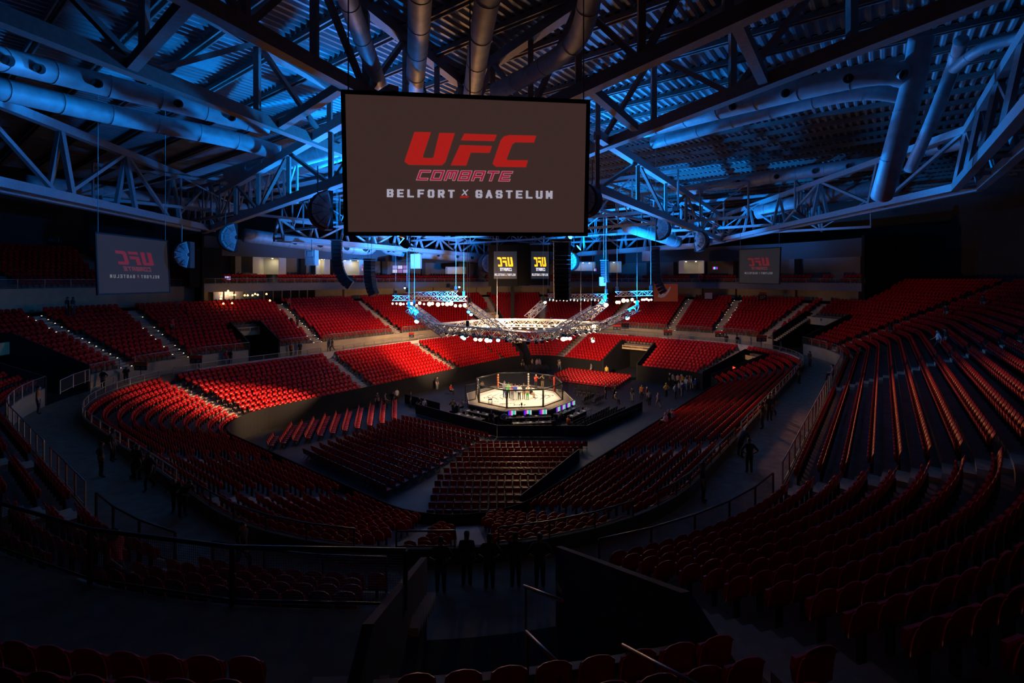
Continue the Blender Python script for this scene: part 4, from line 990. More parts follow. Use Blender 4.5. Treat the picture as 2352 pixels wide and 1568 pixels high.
for i in range(5):
    f = i/4; a = G(1296+f*58, 992-f*4, .4); b = G(1398+f*66, 940+f*4, .4); a.z = b.z = 0; row_chairs(blk, a, b, CC, 'to the right of the cage', i, .6)
for i in range(2):
    a = G(1322+i*8, 893+i*8, .4); b = G(1368+i*5, 898+i*8, .4); a.z = b.z = 0; row_chairs(blk, a, b, CC, 'behind the right cage corner', i, .6)
for i in range(2):
    a = facept(-82.5, 7.35+i*1.75, -2.2); b = facept(-82.5, 7.35+i*1.75, 2.4); a.z = b.z = 0; row_chairs(blk, a, b, CC, 'in front of the press table', i, .65)
for i in range(3):
    a = G(1212+i*-2, 852-i*3, .4); b = G(1262+i*-2, 850-i*3, .4); a.z = b.z = 0; row_chairs(blk, a, b, CC, 'far behind the cage', i, .65)
for i in range(2):
    a = G(1340+i*24, 920+i*3, .4); b = G(1360+i*24, 912+i*2, .4); a.z = b.z = 0; row_chairs(blk, a, b, CC, 'in the short rows beside the cage', i, .6)
for s in blk:
    o = obj('folding_chair', bk_frame, None, s[0], s[1]); obj('seat', bk_seat, o); obj('backrest', bk_back, o)
    tag(o, 'black folding chair %s, %s row, %s in line' % (s[2], ORD[s[3]], ORD[s[4]]), 'chair', 'black chairs %s' % s[2])
# black barricade round the cage enclosure
def barricade(label, a, b):
    a, b = Vector(a), Vector(b); a.z = b.z = 0; L = (b-a).length; n = max(1, round(L/2.0)); r = thing('barricade', label, 'barricade', a, 'black barricades on the floor'); d = (b-a)/n
    for i in range(n):
        q = MB(); p0, p1 = a+d*(i+.002), a+d*(i+.998); q.bar(p0+Vector((0, 0, .53)), p1+Vector((0, 0, .53)), .06, 1.0); q.build('barricade_panel', M['black_drape'], r)
        q = MB(); q.bar(p0+Vector((0, 0, 1.06)), p1+Vector((0, 0, 1.06)), .07, .05); q.build('barricade_cap', M['black'], r)
for l, a, b in (('black barricade left of the cage, behind the red chair rows', (930, 926), (1010, 948)), ('black barricade between wide chair block and cage', (955, 950), (1141, 1003)), ('black barricade in front of the press tables', (1142, 1003.5), (1347, 1004)), ('black barricade right of the black chairs', (1348, 1004), (1475, 945)), ('long black barricade left of the cage floor', (905, 890), (1062, 862)), ('low black barricade far behind the cage', (1240, 870), (1255, 868)), ('black barricade along the foot of right bank', (1195, 1178), (1330, 1062))):
    barricade(l, G(a[0], a[1], .0), G(b[0], b[1], .0))
# ------------------------------------------------------------------ suites behind the upper tier (left, far and right far sides)
T0, T1 = T_SR, TT+T_SL
M['dark_glass'] = mat('dark restaurant glass', (.012, .012, .014), .12, noise=0); M['fascia'] = mat('dark roof fascia', (.07, .075, .085), .7); M['room_wall'] = mat('white room wall', (.75, .72, .62), .8, noise=.04)
M['bulb'] = emis('downlight', (1, .88, .62), 9); M['candle'] = emis('candle glow', (1, .55, .12), 7); M['tv'] = emis('lit television', (.45, .38, .75), 1.2)
band('floor_suite_lower', DS, DSZ, DS+3.2, DSZ, M['dark_concrete'], T0, T1)
band('wall_suite_lower', DS+3.0, DSZ, DS+3.0, 13.2, M['cream'], T0, T1)
band('wall_suite_slab', DS-.25, 12.75, DS-.25, 13.85, M['grey_wall'], T0, T1)
band('ceiling_suite_slab', DS-.25, 12.75, DS+3.2, 12.75, M['grey_wall'], T0, T1)
band('floor_suite_upper', DS-.25, 13.75, DS+6.5, 13.75, M['dark_concrete'], T0, T1)
band('wall_suite_back', DS+6.4, 13.75, DS+6.4, 18.2, M['grey_wall'], T0, T1)
band('ceiling_suite', DS+.4, 17.85, DS+6.5, 17.85, M['white_wall'], T0, T1)
band('wall_suite_fascia', DS+.4, 17.6, DS+.4, 20.2, M['fascia'], T0, T1)
band('wall_gallery_front', GAL_D-.05, DSZ-.1, GAL_D-.05, GAL_Z, M['cream'], T_SL, CUM[5]-4, thick=.1)
band('floor_gallery_walk', DS, DSZ, GAL_D, DSZ, M['concrete'], T_SL, CUM[5]-4)
def radial(name, t, d0, d1, z0, z1, m, th=.25):
    q = MB(); a, b = P3(t, d0, z0), P3(t, d1, z0); q.prism([a, b, b+Vector((0, 0, z1-z0)), a+Vector((0, 0, z1-z0))], P3(t+th, d0, 0)-P3(t, d0, 0)); return struct(q.build(name, m))
radial('wall_suite_end_right', T_SR, DS-.3, DS+9, 10.5, 20.5, M['black_drape']); radial('wall_suite_end_left', T_SL, DS-.3, DS+7, 11, 20.5, M['black_drape'])
band('wall_black_drape', DS-.1, 13.4, DS-.1, 18.6, M['black_drape'], T_SL-2.2, T_SL+1.6, 8)
# pillars of the two suite floors
tq = T_SR+2.0; n = 0
while tq < T1-1:
    q0 = P3(tq, DS+2.7, DSZ); 
    if in_view(q0, 20):
        pn, nn = P(tq, 0); R = Matrix.Rotation(math.atan2(nn.y, nn.x)-math.pi/2, 3, 'Z')
        q = MB(); q.box(P3(tq, DS+2.6, (DSZ+12.75)/2), (.5, .5, 12.75-DSZ), R); struct(q.build('pillar', M['cream']))
        q = MB(); q.box(P3(tq+.5, DS+4.6, 15.8), (.8, 1.6, 4.1), R); struct(q.build('pillar', M['grey_wall']))
    tq += 5.4
# dark glazed restaurant front under the left suites, panes between cream mullions
ta = t_at(905, 672, 12.6); 
tb_ = t_at(490, 672, 12.6)
npn = 11
for k in range(npn):
    a, b = ta+(tb_-ta)*k/npn+.06, ta+(tb_-ta)*(k+1)/npn-.06
    q = MB(); q.add([P3(a, DS+2.2, DSZ+.05), P3(b, DS+2.2, DSZ+.05), P3(b, DS+2.2, 12.7), P3(a, DS+2.2, 12.7)], [(0, 1, 2, 3)]); o = tag(q.build('window_%d' % (k+1), M['dark_glass']), kind='structure')
    q = MB(); q.bar(P3(a-.06, DS+2.15, DSZ), P3(a-.06, DS+2.15, 12.7), .12); q.build('window_mullion', M['cream'], o)
# candles and small lights on the restaurant tables
for k, (x, y) in enumerate(((508, 680), (524, 668), (528, 677), (534, 677), (540, 677), (562, 678), (569, 678), (580, 678), (586, 675), (592, 677), (612, 675), (507, 686), (533, 696), (513, 697), (620, 690))):
    pass
    q = MB(); q.lathe(W(x, y, 63.5), [(.10, -.10), (.12, .02), (.05, .12)], 8); tag(q.build('candle_light', M['candle'], None, True), '%s small warm light from the left along the left restaurant front' % ORD[k], 'light', 'small lights in the left restaurant')
# lit rooms behind the suite seats: white back wall, downlights and a lamp
def room(label, x0, x1, y0, y1, dep, power, bulbs):
    a = [W(x0, y0, dep), W(x1, y0, dep), W(x1, y1, dep), W(x0, y1, dep)]
    r = thing('suite_room', label, 'room', a[3], 'lit suites'); q = MB(); q.prism(a, (0, .1, 0)); q.build('rear_wall', M['room_wall'], r)
    for s in (0, 1):
        p = a[s]; q = MB(); q.prism([p, p+Vector((0, -2.2, 0)), a[3-s]+Vector((0, -2.2, 0)), a[3-s]], (.08*(1 if s else -1), 0, 0)); q.build('side_wall', M['room_wall'], r)
    q = MB(); q.prism([a[0], a[1], a[1]+Vector((0, -2.2, 0)), a[0]+Vector((0, -2.2, 0))], (0, 0, .08)); q.build('room_ceiling', M['room_wall'], r)
    for i in range(bulbs):
        f = (i+.6)/(bulbs+.2); p = a[0].lerp(a[1], f)+Vector((0, -.7-.5*(i % 2), -.06)); q = MB(); q.lathe(p, [(.11, 0), (.10, -.05)], 10); q.build('downlight', M['bulb'], r)
    L = lamp('suite_lamp', 'AREA', (a[0]+a[1])/2+Vector((0, -1.0, -.12)), (1, .86, .58), power, (a[2]+a[3])/2+Vector((0, -.9, 0)), .6); L.parent = r; L.location -= r.location
    return r
room('long lit suite with white wall and five ceiling lamps, far left', 467, 598, 586, 628, 72, 55, 5)
room('shorter lit suite with one ceiling lamp, right of the long one', 606, 656, 593, 630, 74, 20, 1)
room('narrow lit suite with framed sign left of the J-shaped speaker column', 738, 757, 595, 630, 80, 12, 2)
room('lit suite with a television between the two left speaker columns', 787, 834, 598, 632, 83, 26, 3)
room('dim pale suite window left of the scoreboard', 1028, 1070, 614, 629, 93, 3, 0)
room('pale lit suite right of the thick black speaker column', 1312, 1362, 603, 622, 92, 3.5, 3)
room('dim lit suite over the far right stand', 1396, 1420, 602, 626, 88, 2.5, 1)
room('lit suite left of the small right screen', 1560, 1604, 600, 628, 78, 3, 2)
def tv(label, x0, y0, x1, y1, dep, mm, cells=0):
    r = thing('television', label, 'television', W(x0, y1, dep)); q = MB(); q.prism([W(x0, y0, dep), W(x1, y0, dep), W(x1, y1, dep), W(x0, y1, dep)], (0, .08, 0)); q.build('housing', M['bezel'], r)
    n, m_ = (3, 2) if cells else (5, 1)
    for i in range(n):
        for j in range(m_):
            xa, xb = x0+(x1-x0)*(i+.06)/n, x0+(x1-x0)*(i+.94)/n; ya, yb = y0+(y1-y0)*(j+.08)/m_, y0+(y1-y0)*(j+.92)/m_
            if not cells: xa, xb = x0+(x1-x0)*i/n, x0+(x1-x0)*(i+1)/n
            q = MB(); q.add([W(xa, ya, dep-.02), W(xb, ya, dep-.02), W(xb, yb, dep-.02), W(xa, yb, dep-.02)], [(0, 1, 2, 3)]); q.build('picture_tile', BARS[(i*2+j*3+1) % 7] if not cells else TVM[(i+j) % 3], r)
TVM = [emis('tv tile %d' % i, c, 1) for i, c in enumerate(((.35, .28, .62), (.60, .55, .75), (.30, .12, .35)))]
tv('wide television with six pictures over the far left stand', 901, 609, 937, 627, 79, None, 1)
tv('small colour bar television in the right suites', 1637, 612, 1648, 619, 76, None); tv('small colour bar television far right of the speaker column', 1364, 616, 1370, 623, 88, None)
tv('small bright television in the suite between the speaker columns', 824, 608, 834, 622, 82, None, 1)
tv('bright screen at the front of the long left suite', 516, 634, 530, 643, 66, None, 1); tv('pale tilted tablet at the front of the long left suite', 486, 633, 499, 636, 66, None, 1)

# ------------------------------------------------------------------ railings
M['rail_mesh'] = mat('grey railing infill', (.16, .14, .13), .6, alpha=.22, noise=0); M['bronze_mesh'] = mat('bronze railing infill', (.20, .09, .05), .6, alpha=.35, noise=0)
def railing(label, pts, h=1.0, m='rail', panel='rail_mesh', r=.032, mid=False, group=None, every=1, wires=0.0):
    pts = [Vector(p) for p in pts]; rt = thing('railing', label, 'railing', pts[0], group); up = Vector((0, 0, h))
    q = MB(); q.tube([p+up for p in pts], r, 6); q.build('top_rail', M[m], rt, True)
    q = MB(); q.tube([p+Vector((0, 0, .10)) for p in pts], r*.7, 5); q.build('bottom_rail', M[m], rt, True)
    if mid: q = MB(); q.tube([p+up*.55 for p in pts], r*.8, 5); q.build('middle_rail', M[m], rt, True)
    for i, p in enumerate(pts):
        if i % every == 0 or i == len(pts)-1: q = MB(); q.bar(p, p+up, r*1.7); q.build('post', M[m], rt)
    if panel:
        for a, b in zip(pts[:-1], pts[1:]):
            q = MB(); q.add([a+Vector((0, 0, .1)), b+Vector((0, 0, .1)), b+up*.96, a+up*.96], [(0, 1, 2, 3)]); q.build('mesh_panel', M[panel], rt)
    if wires:
        q = MB()
        for a, b in zip(pts[:-1], pts[1:]):
            L = (b-a).length; nx = int(L/wires); nz = int(h/wires)
            for i in range(nx+1): c = a.lerp(b, i/nx); q.bar(c+Vector((0, 0, .1)), c+up*.97, .005)
            for j in range(1, nz): z = Vector((0, 0, h*j/nz)); q.bar(a+z, b+z, .005)
        tag(q.build('wire_mesh', M['rail_dark'], rt), kind='stuff')
    return rt
def rails_round(d, z, aisles, h, lab, group, m, panel, gapw, dark=None, skip=()):
    cuts = sorted(set(a % TT for a in aisles)); n = 0
    for i, a in enumerate(cuts):
        b = cuts[(i+1) % len(cuts)]; b = b if b > a else b+TT
        sc = tscale(a, d); a2, b2 = a+gapw/sc, b-gapw/tscale(b, d)
        ivs = [(a2, b2)]
        for c, hw, rw in skip:
            new = []
            for x, y in ivs:
                cc = (c-x) % TT+x
                if cc-hw < y and cc+hw > x: new += [(x, cc-hw-.1), (cc+hw+.1, y)]
                else: new.append((x, y))
            ivs = [(x, y) for x, y in new if y-x > .8]
        for x, y in ivs:
            k = max(1, round((y-x)*tscale((x+y)/2, d)/1.7)); pts = [P3(x+(y-x)*j/k, d, z) for j in range(k+1)]
            pts = [p for p in pts if in_view(p, 30)]
            if len(pts) < 2: continue
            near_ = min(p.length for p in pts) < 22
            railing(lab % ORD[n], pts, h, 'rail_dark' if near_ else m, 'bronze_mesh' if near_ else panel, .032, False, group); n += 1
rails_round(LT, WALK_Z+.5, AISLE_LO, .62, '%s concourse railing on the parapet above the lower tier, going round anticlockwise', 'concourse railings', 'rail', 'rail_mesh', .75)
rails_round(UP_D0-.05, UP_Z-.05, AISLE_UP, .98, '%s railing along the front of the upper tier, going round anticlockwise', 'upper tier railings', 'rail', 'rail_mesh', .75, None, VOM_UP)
for c, hw, rows in VOM_UP:      # sloping guard rails over the doorways
    pass
gts = [T_SL+.5+(CUM[5]-4.5-T_SL)*k/34 for k in range(35)]
gp = [p for p in [P3(t, GAL_D-.05, GAL_Z-.02) for t in gts] if in_view(p, 40)]
if len(gp) > 2: railing('long railing along the front of the upper left gallery', gp, .95)
gp = [p for p in [P3(T0+(T1-T0)*k/70, DS-.22, 13.8) for k in range(71)] if in_view(p, 20)]
h_ = len(gp)//2
railing('railing along the front of the right suites', gp[:h_+1], .75, 'steel'); railing('railing along the front of the left suites', gp[h_:], .75, 'steel')
# landing railing in front of the camera
t0_, t1_ = LAND[0]+.2, LAND[1]
npst = 9; lp = [P3(t0_+(t1_-t0_)*k/npst, LAND_D[0]+.03, LAND_Z) for k in range(npst+1)]
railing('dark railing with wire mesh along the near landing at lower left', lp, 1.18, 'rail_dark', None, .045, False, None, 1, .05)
for l, a, b in (('short slanting handrail in the dark at the lower middle', W(1203, 1345, 7.6), W(1292, 1379, 6.9)), ('long slanting handrail catching the light at the bottom edge', W(1430, 1481, 6.2), W(1625, 1585, 5.0)), ('faint slanting handrail left of the long one', W(1208, 1450, 6.6), W(1292, 1532, 5.9))):
    r = thing('handrail', l, 'handrail', b); q = MB(); q.tube([a, b], .024, 8); q.build('rail_tube', M['rail'], r, True)
    for f in (.06, .94): p = a.lerp(b, f); q = MB(); q.tube([p, p-Vector((0, 0, .95))], .018, 6); q.build('rail_post', M['rail_dark'], r)
# guard rails in front of the left corner terrace (three bars) and on the left stair
railing('curved three-bar railing in the left corner below the walkway', [W(x, y, d) for x, y, d in ((283, 905, 44), (330, 893, 45.5), (380, 884, 47), (428, 876, 48.5), (456, 870, 49.5))], 1.15, 'rail', None, .03, True)
railing('slanting stair railing left of the three-bar railing', [W(x, y, d) for x, y, d in ((208, 925, 40), (235, 908, 41.5), (262, 893, 43))], 1.1, 'rail', None, .03, True)
railing('pale curved railing at the left walkway doorway', [W(x, y, d) for x, y, d in ((138, 905, 35), (168, 890, 36.5), (195, 880, 38), (205, 876, 39))], 1.0, 'rail', 'rail_mesh')

# ------------------------------------------------------------------ signs and banners
M['sign_red'] = mat('red sign', (.65, .03, .015), .5); M['sign_dark'] = mat('dark sign', (.03, .028, .028), .5); M['banner'] = mat('orange banner cloth', (.62, .12, .03), .8); M['pale_paint'] = mat('pale sign paint', (.75, .60, .48), .6); M['pinkish'] = mat('salmon notice', (.72, .42, .30), .7)
def gate_sign(label, x, y, d, s=1.0):
    c = W(x, y, d); r = thing('section_sign', label, 'sign', c, 'red and black section signs')
    q = MB(); q.box(c+Vector((0, 0, .30*s)), (1.3*s, .12, .28*s)); q.build('red_header', M['sign_red'], r)
    q = MB(); q.box(c+Vector((0, 0, -.1*s)), (1.2*s, .10, .46*s)); q.build('dark_panel', M['sign_dark'], r)
    for j in (-1, 1): q = MB(); q.box(c+Vector((j*.28*s, -.06, -.1*s)), (.34*s, .02, .24*s)); q.build('numeral_plate', M['grey_wall'], r)
    q = MB(); q.bar(c+Vector((0, .05, -.3*s)), c+Vector((0, .05, -1.0*s)), .08); q.build('sign_post', M['steel'], r)
for l, x, y, d in (('section sign with red header near the left stair foot', 323, 842, 46), ('section sign with red header beside the walkway doorway', 450, 826, 49), ('section sign with red header on the parapet behind the rig, left', 942, 770, 76), ('section sign at the foot of the right stair', 1653, 768, 66), ('section sign at the right end of the right railing', 1749, 778, 60), ('section sign left of the right stair, by the railing', 1534, 765, 72), ('section sign right of the rig beside the railing', 1417, 752, 78)): gate_sign(l, x, y, d)
def plate(label, x0, y0, x1, y1, d, mm, cat='sign', nm='wall_sign', text=None, tm=None):
    r = thing(nm, label, cat, W((x0+x1)/2, y1, d)); q = MB(); q.prism([W(x0, y0, d), W(x1, y0, d), W(x1, y1, d), W(x0, y1, d)], (0, .06, 0)); q.build('board', mm, r)
    if text:
        v, f = text2d(text, .01); q = MB(); q.add([W(x0+(x1-x0)*(.15+.7*a), y0+(y1-y0)*(.22+.56*b), d-.03) for a, b in v], f); q.build('lettering', tm, r)
    return r
plate('dark number sign 257 on the cream wall below the small right screen', 1742, 676, 1761, 688, 63, M['sign_dark'], text='257', tm=M['pale_paint'])
plate('pinkish blank notice on the cream wall over the right stand', 1619, 672, 1636, 686, 70, M['pinkish'], 'notice', 'wall_notice')
plate('small red strip above the number sign', 1744, 671, 1760, 675, 63, M['sign_red'])
b = plate('orange banner with a white bird shape on the far right wall', 1502, 652, 1557, 692, 75, M['banner'], 'banner', 'wall_banner')
bird = [(1512, 676), (1520, 672), (1527, 675), (1533, 668), (1537, 660), (1541, 657), (1539, 665), (1534, 674), (1527, 681), (1519, 684), (1511, 682)]
q = MB(); q.add([W(x, y, 74.95) for x, y in bird], [tuple(range(len(bird)))]); q.build('bird_emblem', M['pale_paint'], b)
plate('dark sign high on the left wall near the roof edge', 108, 545, 134, 557, 42, M['sign_dark'], text='EXIT', tm=M['grey_wall'])
plate('small dark framed square sign on the cream wall behind the rig', 1034, 654, 1043, 664, 92, M['sign_dark'])
r = plate('small glowing red arrow sign in the right tunnel mouth', 1682, 840, 1691, 848, 52, M['black'], 'sign', 'arrow_sign'); q = MB(); q.add([W(1683, 841, 51.95), W(1690, 844, 51.95), W(1683, 847, 51.95)], [(0, 1, 2)]); q.build('arrow', emis('red arrow light', (1, .05, .02), 2.0), r)
# sponsor emblems along the concourse parapet
for k, x in enumerate((758, 800, 842, 885, 925)):
    t = t_at(x, 790-(x-758)*.11, WALK_Z-.3); p, nn = P(t, LT-.1); R = Matrix.Rotation(math.atan2(nn.y, nn.x)-math.pi/2, 3, 'Z'); c = Vector((p.x, p.y, WALK_Z-.30))
    r = thing('parapet_emblem', '%s red sponsor emblem from the left on the concourse parapet' % ORD[k], 'emblem', c, 'parapet emblems'); q = MB(); q.box(c, (1.5, .03, .8), R); q.build('plate', M['grey_wall'], r)
    q = MB(); q.box(c+R @ Vector((0, -.02, .05)), (.9, .02, .32), R @ Matrix.Rotation(.3, 3, 'Y')); q.build('mark', M['sign_red'], r)
# ------------------------------------------------------------------ people
def pose_mesh(name, J, child=1.0):
    """J: dict of joint -> (x, y, z); grows one continuous skinned body, front towards -y, feet at z = 0"""
    V = []; E = []; Rr = []; REG = []; idx = {}
    def add(k, p, r, par, reg):
        idx[k] = len(V); V.append(Vector(p)); g = 1.0 if max(r) < .02 else 1.28; Rr.append((r[0]*g, r[1]*g))
        if par is not None: E.append((idx[par], idx[k])); REG.append(reg)
    add('pelvis', J['pelvis'], (.145, .105), None, None)
    add('spine', J['spine'], (.135, .10), 'pelvis', 1); add('chest', J['chest'], (.165, .115), 'spine', 1)
    add('neck', J['neck'], (.055, .055), 'chest', 1)
    add('head1', J['head1'], (.072, .082), 'neck', 0); add('head2', J['head2'], (.082, .098), 'head1', 0); add('crown', J['crown'], (.055, .062), 'head2', 0)
    hd = (Vector(J['head2'])-Vector(J['head1'])).normalized(); fw = Vector(J.get('face', (0, -1, 0)))
    add('nose', Vector(J['head1']).lerp(Vector(J['head2']), .35)+fw*.108, (.014, .014), 'head1', 0)
    for s, t in (('l', -1), ('r', 1)):
        add('sho'+s, J['sho'+s], (.066, .066), 'chest', 1); add('elb'+s, J['elb'+s], (.043, .043), 'sho'+s, 1); add('wri'+s, J['wri'+s], (.029, .026), 'elb'+s, 4)
        w, e = Vector(J['wri'+s]), Vector(J['elb'+s]); d = (w-e).normalized()
        side = d.cross(Vector((0, 1, 0))); side = Vector((1, 0, 0)) if side.length < .2 else side.normalized()
        cu = d.cross(side).normalized()
        if cu.y > 0: cu = -cu
        add('pal'+s, w+d*.075, (.036, .022), 'wri'+s, 0)
        for k in range(4):
            b = w+d*.085+side*(k-1.5)*.021; L = (.065, .078, .075, .058)[k]
            add('f%d%s' % (k, s), b+d*L*.55+cu*.008, (.0095, .0095), 'pal'+s, 0); add('g%d%s' % (k, s), b+d*L+cu*.03, (.008, .008), 'f%d%s' % (k, s), 0)
        add('th'+s, w+d*.05-side*.045+cu*.02, (.011, .011), 'pal'+s, 0); add('ti'+s, w+d*.085-side*.058+cu*.03, (.009, .009), 'th'+s, 0)
        add('hip'+s, J['hip'+s], (.088, .092), 'pelvis', 2); add('kne'+s, J['kne'+s], (.060, .062), 'hip'+s, 2); add('ank'+s, J['ank'+s], (.040, .045), 'kne'+s, 2); add('toe'+s, J['toe'+s], (.040, .032), 'ank'+s, 3)
    me = bpy.data.meshes.new(name); me.from_pydata([tuple(v) for v in V], E, []); o = bpy.data.objects.new(name, me); COL.objects.link(o)
    o.modifiers.new('skin', 'SKIN'); sv = me.skin_vertices[0].data
    for i, r in enumerate(Rr): sv[i].radius = r; sv[i].use_root = (i == 0)
    ss = o.modifiers.new('sub', 'SUBSURF'); ss.levels = 1; ss.render_levels = 1
    out = bpy.data.meshes.new_from_object(o.evaluated_get(bpy.context.evaluated_depsgraph_get())); bpy.data.objects.remove(o)
    out.name = name; z0 = min(v.co.z for v in out.vertices)
    for v in out.vertices: v.co.z -= z0
    for k in range(5): out.materials.append(None)
    ev = [(V[a], V[b]) for a, b in E]; mi = []
    A = np.array([tuple(a) for a, b in ev]); Bv = np.array([tuple(b) for a, b in ev]); D = Bv-A; DD = (D*D).sum(1)
    for p in out.polygons:
        c = np.array(p.center)+np.array((0, 0, z0)); t = np.clip(((c-A)*D).sum(1)/DD, 0, 1); q = A+D*t[:, None]; k = int(np.argmin(((c-q)**2).sum(1))); mi.append(REG[k])
    out.polygons.foreach_set('material_index', mi); out.polygons.foreach_set('use_smooth', [True]*len(mi)); out.update()
    # hair cap, eyes and mouth that belong to this pose
    h1, h2, cr = Vector(J['head1']), Vector(J['head2']), Vector(J['crown']); ax = (cr-h1).normalized(); c = h2+ax*.015-fw*.012-Vector((0, 0, z0))
    sd = ax.cross(fw).normalized(); hair = MB(); n = 12
    for lon in (0,):
        rings = []
        for i in range(6):
            ph = math.radians(90-i*22)
            rings.append([c+ax*.108*math.sin(ph)+(sd*math.cos(a)*.090-fw*math.sin(a)*.110)*math.cos(ph)+(ax*(.055 if math.sin(a) < -.2 and i > 3 else 0)) for a in [2*math.pi*k/n for k in range(n)]])
        vs = [q for r in rings for q in r]; hair.add(vs, [(i*n+k, i*n+(k+1) % n, (i+1)*n+(k+1) % n, (i+1)*n+k) for i in range(5) for k in range(n)])
    face = MB(); m_ = h1.lerp(h2, .5)-Vector((0, 0, z0))
    for s in (-1, 1): face.lathe(m_+sd*s*.034+fw*.082+ax*.02, [(.004, -.008), (.012, 0), (.004, .008)], 6)
    face.lathe(m_+fw*.080-ax*.055, [(.006, -.005), (.022, 0), (.006, .005)], 6)
    return out, hair, face
def base():
    J = dict(pelvis=(0, 0, .95), spine=(0, .01, 1.12), chest=(0, .01, 1.33), neck=(0, .01, 1.50), head1=(0, -.015, 1.575), head2=(0, -.015, 1.655), crown=(0, -.005, 1.715))
    for s, t in (('l', -1), ('r', 1)):
        J['sho'+s] = (t*.185, .015, 1.42); J['elb'+s] = (t*.235, .03, 1.13); J['wri'+s] = (t*.245, -.04, .89)
        J['hip'+s] = (t*.085, 0, .88); J['kne'+s] = (t*.10, -.02, .49); J['ank'+s] = (t*.105, .02, .085); J['toe'+s] = (t*.13, -.15, .045)
    return J
POSE = {}
def P_(name, **kw):
    J = base(); J.update(kw); POSE[name] = pose_mesh('body_'+name, J)
P_('stand')
P_('hips', elbl=(-.40, .08, 1.17), wril=(-.20, -.03, 1.0), elbr=(.40, .08, 1.17), wrir=(.20, -.03, 1.0))
P_('embrace', elbl=(-.44, -.06, 1.42), wril=(-.66, -.14, 1.46), elbr=(.44, -.06, 1.42), wrir=(.66, -.14, 1.46))
P_('reach', elbl=(-.28, -.22, 1.28), wril=(-.12, -.36, 1.48), elbr=(.28, -.22, 1.28), wrir=(.12, -.36, 1.48))
P_('walk', kner=(.10, -.22, .52), ankr=(.10, -.20, .10), toer=(.11, -.37, .07), knel=(-.10, .10, .50), ankl=(-.10, .36, .14), toel=(-.11, .24, .04), elbl=(-.24, -.10, 1.16), wril=(-.22, -.30, 1.02), elbr=(.24, .16, 1.15), wrir=(.25, .10, .90))
P_('lean', spine=(0, -.08, 1.10), chest=(0, -.26, 1.25), neck=(0, -.38, 1.36), head1=(0, -.45, 1.40), head2=(0, -.49, 1.47), crown=(0, -.50, 1.53), shol=(-.185, -.30, 1.30), shor=(.185, -.30, 1.30), elbl=(-.24, -.42, 1.08), wril=(-.16, -.62, 1.06), elbr=(.24, -.42, 1.08), wrir=(.16, -.62, 1.06))
P_('sit', pelvis=(0, .10, .52), spine=(0, .12, .70), chest=(0, .10, .90), neck=(0, .08, 1.07), head1=(0, .05, 1.145), head2=(0, .05, 1.225), crown=(0, .06, 1.285), shol=(-.185, .10, .99), shor=(.185, .10, .99), elbl=(-.25, .02, .72), wril=(-.17, -.22, .66), elbr=(.25, .02, .72), wrir=(.17, -.22, .66),
   hipl=(-.09, .06, .50), hipr=(.09, .06, .50), knel=(-.12, -.36, .50), kner=(.12, -.36, .50), ankl=(-.12, -.34, .085), ankr=(.12, -.34, .085), toel=(-.13, -.50, .045), toer=(.13, -.50, .045))
SKIN = [mat('skin tone %d' % i, c, .55, noise=.05) for i, c in enumerate(((.50, .30, .20), (.36, .20, .12), (.20, .10, .06), (.58, .38, .27)))]
HAIR = {n: mat(n+' hair', c, .6, noise=.2, nscale=60) for n, c in (('black', (.012, .010, .010)), ('brown', (.06, .03, .015)), ('grey', (.45, .43, .40)), ('blond', (.45, .28, .10)))}
CLOTH = {n: mat(n+' cloth', c, .8, noise=.12, nscale=20) for n, c in (('black', (.018, .018, .02)), ('white', (.70, .66, .60)), ('grey', (.20, .20, .22)), ('red', (.50, .02, .015)), ('green', (.03, .38, .10)), ('coral', (.72, .22, .12)), ('blue', (.04, .08, .35)), ('yellow', (.75, .48, .05)), ('tan', (.50, .33, .18)), ('denim', (.10, .15, .25)), ('lilac', (.45, .36, .48)), ('orange', (.75, .18, .03)))}
SHOE = mat('dark shoe', (.02, .018, .016), .5); EYE_M = mat('dark eyes and lips', (.05, .02, .018), .4)
HM_ = {}
def person(label, loc, pose, yaw, top, legs, hair='black', skin=0, scale=1.0, sleeve=False, emblem=None, group=None):
    bm, hm, fm = POSE[pose]; loc = Vector(loc)
    o = obj('person', bm, None, loc, yaw); o.scale = (scale,)*3
    for k, mm in enumerate((SKIN[skin], CLOTH[top], CLOTH[legs], SHOE, CLOTH[top] if sleeve else SKIN[skin])):
        o.material_slots[k].link = 'OBJECT'; o.material_slots[k].material = mm
    if (pose, hair) not in HM_: HM_[(pose, hair)] = hm.mesh('hair', HAIR[hair], True)
    if pose not in HM_: HM_[pose] = fm.mesh('facial_features', EYE_M, True)
    obj('hair', HM_[(pose, hair)], o); obj('facial_features', HM_[pose], o)
    if emblem:
        if ('emb', emblem) not in HM_:
            q = MB(); q.add([(x*.13, .128, 1.28+z*.17) for x, z in ((-1, 1), (1, 1), (1, -.2), (0, -1), (-1, -.2))], [(0, 1, 2, 3, 4)]); q.prism([(x*.13, .118, 1.28+z*.17) for x, z in ((-1, 1), (1, 1), (1, -.2), (0, -1), (-1, -.2))], (0, .012, 0)); HM_[('emb', emblem)] = q.mesh('back_emblem', CLOTH[emblem])
        obj('back_emblem', HM_[('emb', emblem)], o)
    return tag(o, label, 'person', group)
def face_to(p, q): d = Vector(q)-Vector(p); return math.atan2(d.y, d.x)+math.pi/2     # local front is -y
def at(px, py, z, label, pose, yaw, top, legs, **k):
    g = G(px, py, z)
    if z == 0:
        t, d = TD(g.x, g.y)
        if d > -.7: g = P3(t, -.7, 0)
    return person(label, g, pose, yaw, top, legs, **k)
def on_walk(px, py):
    g = G(px, py, WALK_Z); t, d = TD(g.x, g.y); return P3(t, max(LT+.6, min(UP_D0-.6, d)), WALK_Z)
